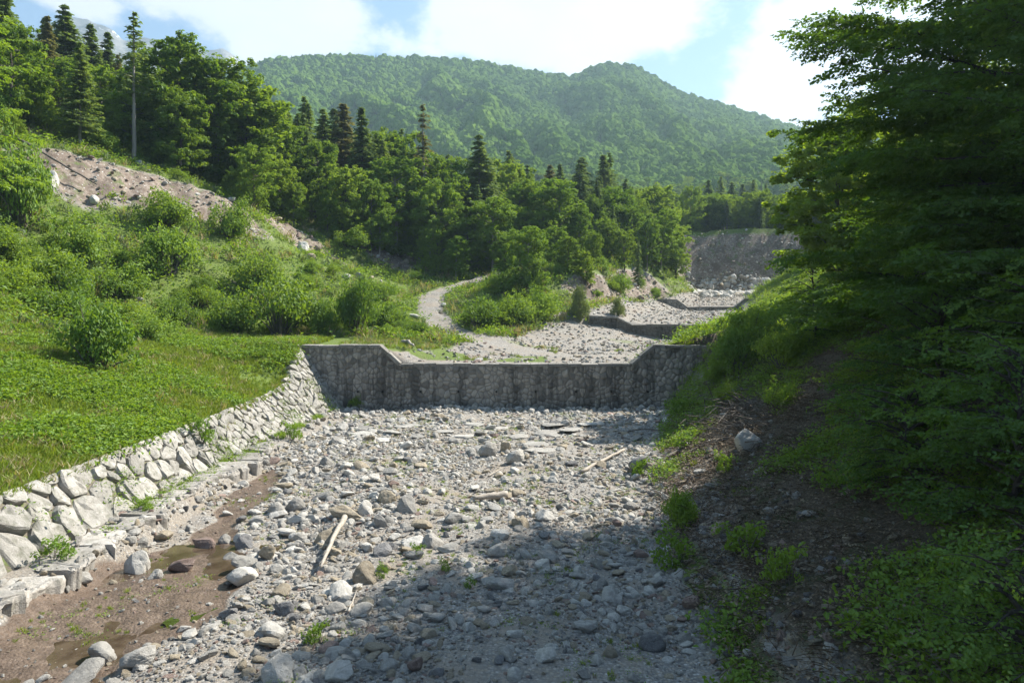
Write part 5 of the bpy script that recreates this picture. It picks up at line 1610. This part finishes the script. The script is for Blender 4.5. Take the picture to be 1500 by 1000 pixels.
def cover(name, n, x0, x1, y0, y1, cond, src, smin, smax, label, ypow=1.):
    y = y0 + (y1 - y0) * RG.random(n) ** ypow; x = x0(y) + (x1(y) - x0(y)) * RG.random(n)
    z, s, pw = terrain(x, y); k = cond(x, y, s, pw); x, y, z = x[k], y[k], z[k]
    sc = RG.uniform(smin, smax, len(x))
    scatter(name, np.stack([x, y, z], 1), np.stack([RG.normal(size=len(x)) * .1, RG.normal(size=len(x)) * .1, RG.uniform(0, 6.28, len(x))], 1), np.stack([sc] * 3, 1), src, label)
patch = lambda x, y, s_: fbm(x, y, 3.5, 3, 111) + RG.normal(size=len(x)) * .15
cover('meadow_grass', 50000, lambda y: -.95 * y - 1, lambda y: -15.4 + 0 * y, 13, 62, lambda x, y, s, pw: (s > 3.3) & (s < 6.05) & (patch(x, y, 0) > -.35), TU[:4] * 5 + [TU[4]], .5, 1.25, 'short bright grass growing over the meadow bank', .9)
cover('meadow_herbs', 24000, lambda y: -.95 * y - 1, lambda y: -15.9 + 0 * y, 14, 60, lambda x, y, s, pw: (s > 3.3) & (s < 5.97) & (fbm(x, y, 3.5, 3, 117) > .06), HE[:3], .5, 1.5, 'broad-leaved herbs growing through the meadow grass', .9)
cover('hillside_herbs', 29000, lambda y: -.88 * y, lambda y: .4 * y, 44, 150, lambda x, y, s, pw: ((s < 4.4) | ((y > 64) & (s < 8.2))) & (scar_w(x, y, s) < .35 + .6 * (fbm(x, y, 2.5, 2, 187) > .28)) & (pw < .15) & (patch(x, y, 0) > -.22), [HE[3], HE[3], HE4, HE4, HE[0], TU[4], TU[0], TU[5]], .6, 2.8, 'low tangled green undergrowth on the hillside', .9)
cover('right_bank_undergrowth', 16000, lambda y: 10 + 0 * y, lambda y: .75 * y, 54, 165, lambda x, y, s, pw: (s > 11.75) & (scar_w(x, y, s) < .4) & (np.abs(y - 85.2) > .6), [HE[3], HE4, HE[0], TU[0], TU[1]], .8, 2.4, 'tangled green undergrowth on the right bank beyond the dam')
cover('terrace_grass', 1700, lambda y: -14 + 0 * y, lambda y: 12 + 0 * y, 56.3, 68, lambda x, y, s, pw: (s < 8.3) & (pw < .2) | (fbm(x, y, 3.2, 3, 77) > .33) & (pw < .3), TU, .5, 1.0, 'grass on the level ground behind the dam')
cover('bank_herbs', 20000, lambda y: 4 + .0 * y, lambda y: 16 + .25 * y, 10, 56, lambda x, y, s, pw: (s > 11.0) & (fbm(x, y, 2.8, 3, 131) + np.clip((y - 38) / 22, -.16, .35) > .0), HE + [TU[1]], .45, 1.15, 'nettles, ivy and grass on the shaded bank')
cover('bed_weeds', 5200, lambda y: -12.2 + 0 * y, lambda y: 6 + .1 * y, 13, 52, lambda x, y, s, pw: (fbm(x, y, 1.6, 3, 141) > .16), [TU[2], HE[0], TU[3]], .14, .45, 'sparse weeds sprouting between the stones of the bed')
cover('revetment_weeds', 2600, lambda y: -15.2 + 0 * y, lambda y: -13.2 + 0 * y, 15, 54, lambda x, y, s, pw: (fbm(x, y, 1.5, 3, 151) > .12), [TU[2], HE[0], HE[3], TU[1]], .3, .85, 'weeds rooted in the joints of the revetment and its footing')

def litter_mat():
    t = NT('dead_leaves'); a_ = t.n('ShaderNodeAttribute', attribute_name='tint').outputs['Fac']
    t.princ(t.ramp(a_, [(0, (.05, .036, .022)), (.5, (.13, .092, .06)), (1, (.24, .19, .13))]), .8, .2); return t.m
M['litter'] = litter_mat()
def litter(seed):
    r = np.random.default_rng(seed); n = 26
    C = r.normal(size=(n, 3)) * np.array([.28, .28, .012]) + [0, 0, .03]; nrm = unit(r.normal(size=(n, 3)) * .3 + [0, 0, 1.]); U, Wd = frames(nrm, r); sz = .07 * r.uniform(.6, 1.3, n)
    v, f = leaf_quads(C, U, Wd, sz, sz * .6); K = Acc(); K.add(v, f, np.repeat(r.random(n), 4))
    for i in range(3):
        p0 = r.normal(size=3) * [.3, .3, 0] + [0, 0, .04]; d = unit(r.normal(size=3) * [1, 1, .12]); vv, ff = tube([p0, p0 + d * .2 + [0, 0, .02], p0 + d * .45], [.009, .007, .003], 3); K.add(vv, ff, np.full(len(vv), .1))
    return K.mesh('litter', M['litter'])
LI = [litter(i) for i in range(4)]
cover('leaf_litter', 9000, lambda y: 4 + .0 * y, lambda y: 15 + .2 * y, 10, 50, lambda x, y, s, pw: (s > 11.1), LI, .8, 1.5, 'dead leaves and twigs littering the shaded bank')
stone_scatter('talus_boulders', zone_pts(9000, 36, 66, 140, 166, lambda x, y, s, pw: (s > 8.6) & (s < 12) & (RG.random(len(x)) < sstep(138, 162, y))), .4, 2.2, 'pale boulders heaped at the foot of the grey cliff', 3, [rock_mesh(i, c, 2) for i, c in ((0, 0), (1, 0), (2, 1), (3, 2))])
# ------------------------------------------------------------------ distant woods
def blob(seed):
    v, f = ICO[3]; p = v * (1 + n3(v, seed, 2.6) * .55 + n3(v, seed + 9, 6.) * .22)[:, None] * np.array([1, 1, 1.05])
    return mesh_np('far_crown', p, f, [M['far_leaf']], False, {'tint': ('FLOAT', np.clip(.5 + n3(v, seed + 3, 4) * .8, 0, 1))})
def cone_blob(seed):
    r = np.random.default_rng(seed); vs = []; fs = []
    n = 9; L = 9
    for i in range(L):
        z = i / (L - 1); R = .42 * (1 - z) ** .8 + .015; R *= 1.18 if i % 2 == 0 else .72
        for j in range(n):
            a = j / n * 6.283 + i * .35; q = R * r.uniform(.75, 1.2); vs.append((math.cos(a) * q, math.sin(a) * q, z * 2.4 - .5 + r.normal() * .03))
    for i in range(L - 1):
        for j in range(n): fs.append((i * n + j, i * n + (j + 1) % n, (i + 1) * n + (j + 1) % n, (i + 1) * n + j))
    return mesh_np('far_spruce', vs, fs, [M['needle']], False, {'tint': ('FLOAT', r.random(len(vs)))})
FB = [blob(i) for i in range(5)]; FC = [cone_blob(i + 50) for i in range(3)]
n = 62000
Y = 425 + 640 * RG.random(n) ** .8; U_ = RG.uniform(-.95, .95, n); X = U_ * Y
Z = mountain_z(X, Y); t = (Y - 430) / 620
pc = .03 + .12 * sstep(.88, 1, t) + .22 * sstep(.1, .35, fbm(X, Y, 120, 3, 161))
isC = RG.random(n) < pc
sc = (2.2 + 4.4 * RG.random(n) ** 1.8) * (1 + (Y - 600) / 2200)
def far(name, k, src, label, zs=1., m=1.):
    s = sc[k] * m; pts = np.stack([X[k], Y[k], Z[k] + s * .35], 1)
    scatter(name, pts, np.stack([RG.normal(size=k.sum()) * .1, RG.normal(size=k.sum()) * .1, RG.uniform(0, 6.28, k.sum())], 1), np.stack([s, s, s * RG.uniform(.8, 1.25, k.sum()) * zs], 1), src, label)
far('mountain_broadleaf_forest', ~isC, FB, 'unbroken broadleaf forest covering the mountain')
far('mountain_spruce_forest', isC, FC, 'dark spruces scattered through the mountain forest and along its ridge', 1.15, .62)
# skyline spruces and the wood on the plateau behind the countable trees
n = 2600; Y = 1040 + RG.uniform(-25, 12, n); X = RG.uniform(-.55, .35, n) * Y; Z = mountain_z(X, Y); sc = RG.uniform(2.0, 3.7, n)
k = (fbm(X, Y, 60, 3, 171) > -.05) | (X < -50); far('ridge_spruce_forest', k, FC, 'row of spruces standing along the mountain ridge', 1.25)
n = 9000; Y = 178 + 300 * RG.random(n) ** 1.2; X = RG.uniform(-.85, .75, n) * Y
Z = np.where(Y > 418, np.maximum(terrain(X, Y)[0], mountain_z(X, Y)), terrain(X, Y)[0])
sc = RG.uniform(.85, 1.2, n) * np.interp(X / Y, [-.4, 0, .3, .6], [12.5, 11, 9, 9])
q = RG.random(n) < .35
def plateau(name, k, kinds, label):
    # joined crowns of real tree shapes
    src = [KIND[a][2] for a in kinds]
    s = sc[k]; pts = np.stack([X[k], Y[k], Z[k] - .3], 1)
    scatter(name, pts, np.stack([0 * s, 0 * s, RG.uniform(0, 6.28, len(s))], 1), np.stack([s * 1.15, s * 1.15, s], 1), src, label)
plateau('plateau_spruce_forest', q & (np.arange(n) < 2600), ['s0', 's1', 'r0', 's3'], 'dark conifer wood on the plateau in front of the mountain')
plateau('plateau_broadleaf_forest', ~q & (np.arange(n) < 2600), ['b0', 'b1', 'b3', 'l0'], 'broadleaf wood on the plateau in front of the mountain')

# ------------------------------------------------------------------ the big trees overhanging the right bank
def spray(r, L=.62, pairs=11, leaf=.085):
    """flat twig with alternate leaves, along +x, lying in the xy plane"""
    C = []; U = []; Wd = []
    for i in range(pairs):
        s_ = (i + .6) / pairs * L; sd = 1 if i % 2 else -1
        for sd in ((1, -1) if r.random() < .8 else (sd,)):
            a = sd * r.uniform(.7, 1.1); d = np.array([math.cos(a), math.sin(a), r.normal() * .35 - .15]); d /= np.linalg.norm(d)
            C.append(np.array([s_, 0, r.normal() * .012 - .10 * (s_ / L) ** 2 * L]) + d * leaf * .55); U.append(d)
            nn_ = unit(np.array([r.normal() * .65, r.normal() * .65, 1.])); Wd.append(unit(np.cross(nn_, d)))
    C = np.array(C); U = np.array(U); Wd = np.array(Wd); ln = leaf * r.uniform(.75, 1.15, len(C))
    return leaf_quads(C, U, Wd, ln, ln * .74, .10)
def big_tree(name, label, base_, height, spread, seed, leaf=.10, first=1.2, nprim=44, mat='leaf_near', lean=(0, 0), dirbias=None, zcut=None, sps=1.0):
    r = np.random.default_rng(seed); T = Acc(); K = Acc()
    SP = [spray(r, L=.66, pairs=8, leaf=leaf * 1.12) for _ in range(14)]
    zz = np.linspace(0, height, 12)
    tr = np.stack([lean[0] * (zz / height) ** 1.3 + r.normal(size=12) * .08, lean[1] * (zz / height) + r.normal(size=12) * .08, zz], 1); tr[0, 2] = -.6
    T.add(*tube(tr, np.interp(zz, [0, height], [height * .017, .03]), 12))
    pos = []; dirs = []; ups = []
    for i in range(nprim):
        f_ = (i + r.random()) / nprim; z0 = first + (height * .97 - first) * f_
        az = i * 2.39996 + r.normal() * .3
        if dirbias is not None and r.random() < .35: az = dirbias + r.normal() * .7
        L = spread * (math.sin(math.pi * min(.98, .22 + .72 * f_)) ** .65) * (1.06 - .42 * f_) * r.uniform(.7, 1.12)
        o = np.array([np.interp(z0, zz, tr[:, 0]), np.interp(z0, zz, tr[:, 1]), z0])
        d = np.array([math.cos(az), math.sin(az), 0]); sd = np.array([-d[1], d[0], 0])
        n = 9; s_ = np.linspace(0, 1, n)[:, None]
        rise = L * (.10 + .75 * f_ ** 1.4); sag = L * .16 * (1 - f_)
        wob = np.cumsum(r.normal(size=(n, 3)) * np.array([.10, .10, .05]), 0)
        P = o + d * L * s_ + np.array([0, 0, 1]) * (rise * s_ ** .75 - sag * s_ ** 2.2) + wob * s_
        T.add(*tube(P, np.linspace(.035 + L * .009, .008, n), 6))
        nsub = int(L / .34)
        for j in range(nsub):
            q = .16 + .84 * (j + r.random() * .6) / nsub
            c = np.array([np.interp(q, s_[:, 0], P[:, m]) for m in range(3)])
            sgn = 1 if j % 2 else -1
            l2 = (L * .36 * (1.15 - q) ** .6 + .35) * r.uniform(.6, 1.1); a2 = sgn * r.uniform(.6, 1.05)
            d2 = d * math.cos(a2) + sd * math.sin(a2); d2 = unit(d2 + np.array([0, 0, r.normal() * .10 + .05]))
            m2 = max(3, int(l2 / .3)); t2 = np.linspace(0, 1, m2)[:, None]
            P2 = c + d2 * l2 * t2 + np.array([0, 0, -.10 * l2]) * t2 ** 2 + np.cumsum(r.normal(size=(m2, 3)) * .025, 0)
            T.add(*tube(P2, np.linspace(.012, .004, m2), 3))
            ns = max(2, int(l2 / .155 * sps))
            for k in range(ns):
                u = (k + .5) / ns
                c3 = np.array([np.interp(u, t2[:, 0], P2[:, m]) for m in range(3)])
                a3 = (1 if k % 2 else -1) * r.uniform(.35, 1.0) if k < ns - 1 else 0
                e2 = unit(np.cross(np.array([0, 0, 1.]), d2)); d3 = unit(d2 * math.cos(a3) + e2 * math.sin(a3) + np.array([0, 0, r.normal() * .12 - .05]))
                pos.append(c3); dirs.append(d3)
    pos = np.array(pos); dirs = np.array(dirs)
    if zcut is not None: pass
    upv = unit(np.array([0, 0, 1.]) + r.normal(size=dirs.shape) * .42)
    dirs = unit(dirs + np.array([0, 0, -.16]) + r.normal(size=dirs.shape) * .1)
    yv = unit(np.cross(upv, dirs)); zv = np.cross(dirs, yv)
    sel = r.integers(0, len(SP), len(pos)); scl = r.uniform(.75, 1.25, len(pos))
    for k in range(len(SP)):
        m = sel == k; v, f = SP[k]
        if not m.any(): continue
        R = np.stack([dirs[m], yv[m], zv[m]], 2)          # (n,3,3) columns
        V_ = np.einsum('nij,vj->nvi', R, v) * scl[m][:, None, None] + pos[m][:, None, :]
        n = m.sum(); F_ = (f[None] + (np.arange(n) * len(v))[:, None, None]).reshape(-1, 4)
        ti = np.repeat(np.clip(np.repeat(r.random(n), len(v) // 4) * .5 + r.random(n * len(v) // 4) * .5, 0, 1), 4)
        K.add(V_.reshape(-1, 3), F_, ti)
    root = link(name, None, None, tuple(base_)); tag(root, label, 'tree')
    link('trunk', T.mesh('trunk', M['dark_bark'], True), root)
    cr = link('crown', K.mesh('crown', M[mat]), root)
    return root, len(pos)
def gz(x, y, dz=0): return (x, y, Hs(x, y) + dz)
cnt = []
BT = [
 ('tallest overhanging beech whose layered branches fill the upper right', (20.0, 27.5), 20.5, 9.4, 501, .135, 1.0, 84, 1.05),
 ('nearer beech with dark low branches spreading over the shaded bank', (16.4, 19.5), 13.5, 6.0, 502, .12, .8, 60, 1.1),
 ('beech behind the tallest one, its lower branches reaching toward the dam', (22.5, 40), 6.5, 5.4, 503, .14, .5, 36, .8),
 ('slender beech deep in the shade behind the near branches', (25, 31), 15, 6.8, 504, .16, 2.5, 40, .7),
 ('small young beech low on the near bank with bright leaf tips', (10.8, 15.2), 3.8, 2.5, 505, .085, .25, 26, 1.3),
 ('leafy sapling leaning out over the pebbles at the near bank', (8.4, 11.6), 2.2, 1.9, 506, .075, .2, 20, 1.3),
 ('sapling growing under the big trees above the pebbly slope', (12.8, 21.5), 4.2, 2.9, 507, .10, .3, 26, 1.1),
 ('young tree standing below the dam end among the undergrowth', (18.6, 44), 4.4, 2.5, 508, .13, .4, 24, .9),
 ('low beech filling the dark gap between the near trunks', (17.5, 24), 7.5, 5.2, 511, .12, .5, 40, .9),
 ('low leafy sapling among the nettles on the near slope', (10.6, 19.0), 2.6, 2.1, 513, .09, .2, 22, 1.2),
 ('bushy sapling at the lower frame corner under the big beeches', (11.4, 12.8), 3.0, 2.4, 514, .08, .2, 24, 1.3),
 ('spreading sapling in the darkest part of the near bank', (13.2, 17.2), 4.6, 3.4, 512, .10, .3, 30, 1.0),
]
BTR = []
for (lab, (bx_, by_), hh, sp, sd_, lf, fr, npm, sps) in BT:
    o, c_ = big_tree('beech_tree', lab, gz(bx_, by_), hh, sp, sd_, lf, fr, npm, dirbias=math.pi, sps=sps); cnt.append(c_); BTR.append(o)
for (src, x, y, rz, sc, lab) in ((0, 33, 39, 2.0, .8, 'tall beech added for shade behind the tallest overhanging one'), (2, 27, 22, 1.1, 1.05, 'unseen beech higher on the bank, added to shade it'), (0, 29, 12, 3.9, .95, 'tall unseen beech past the frame edge, added to shade the near bank'),  # beeches right of the frame are unseen, added for their shade on the bank
                               (2, 19, 8.5, 2.6, .75, 'unseen beech over the near end of the bank, added to shade the pebbles'), (3, 38, 66, 2.2, .85, 'beech on the bank above the second dam'), (0, 35, 32, 5.0, .85, 'tall unseen beech uphill of the near trunks, added for shade'), (2, 24, 15, 3.0, 1.2, 'spreading unseen beech added to darken the corner of the bank')):
    dup(BTR[src], gz(x, y), rz, (sc, sc, sc), lab, None)
print('sprays', cnt)
# near branch hanging in at the upper left: a tree standing on the left slope
big_tree('maple_tree', 'near leafy tree at the upper left edge with bright twigs', gz(-37.5, 49), 19.5, 5.0, 509, .17, 4, 26, mat='leaf_light', sps=.45)

# ------------------------------------------------------------------ valley air
hz = NT('air'); hz.t.nodes.clear()
o_ = hz.n('ShaderNodeOutputMaterial'); pv = hz.n('ShaderNodeVolumePrincipled')
pv.inputs['Color'].default_value = (.60, .84, 1.0, 1); pv.inputs['Density'].default_value = .00021; pv.inputs['Anisotropy'].default_value = .3
hz.l(pv.outputs[0], o_.inputs['Volume'])
v, f = box_vs(-2600, 2600, -60, 2700, -4, 800)
me = mesh_np('haze', v, f, [hz.m])
hb = link('haze', me); tag(hb, 'thin bluish summer haze filling the valley', kind='stuff')
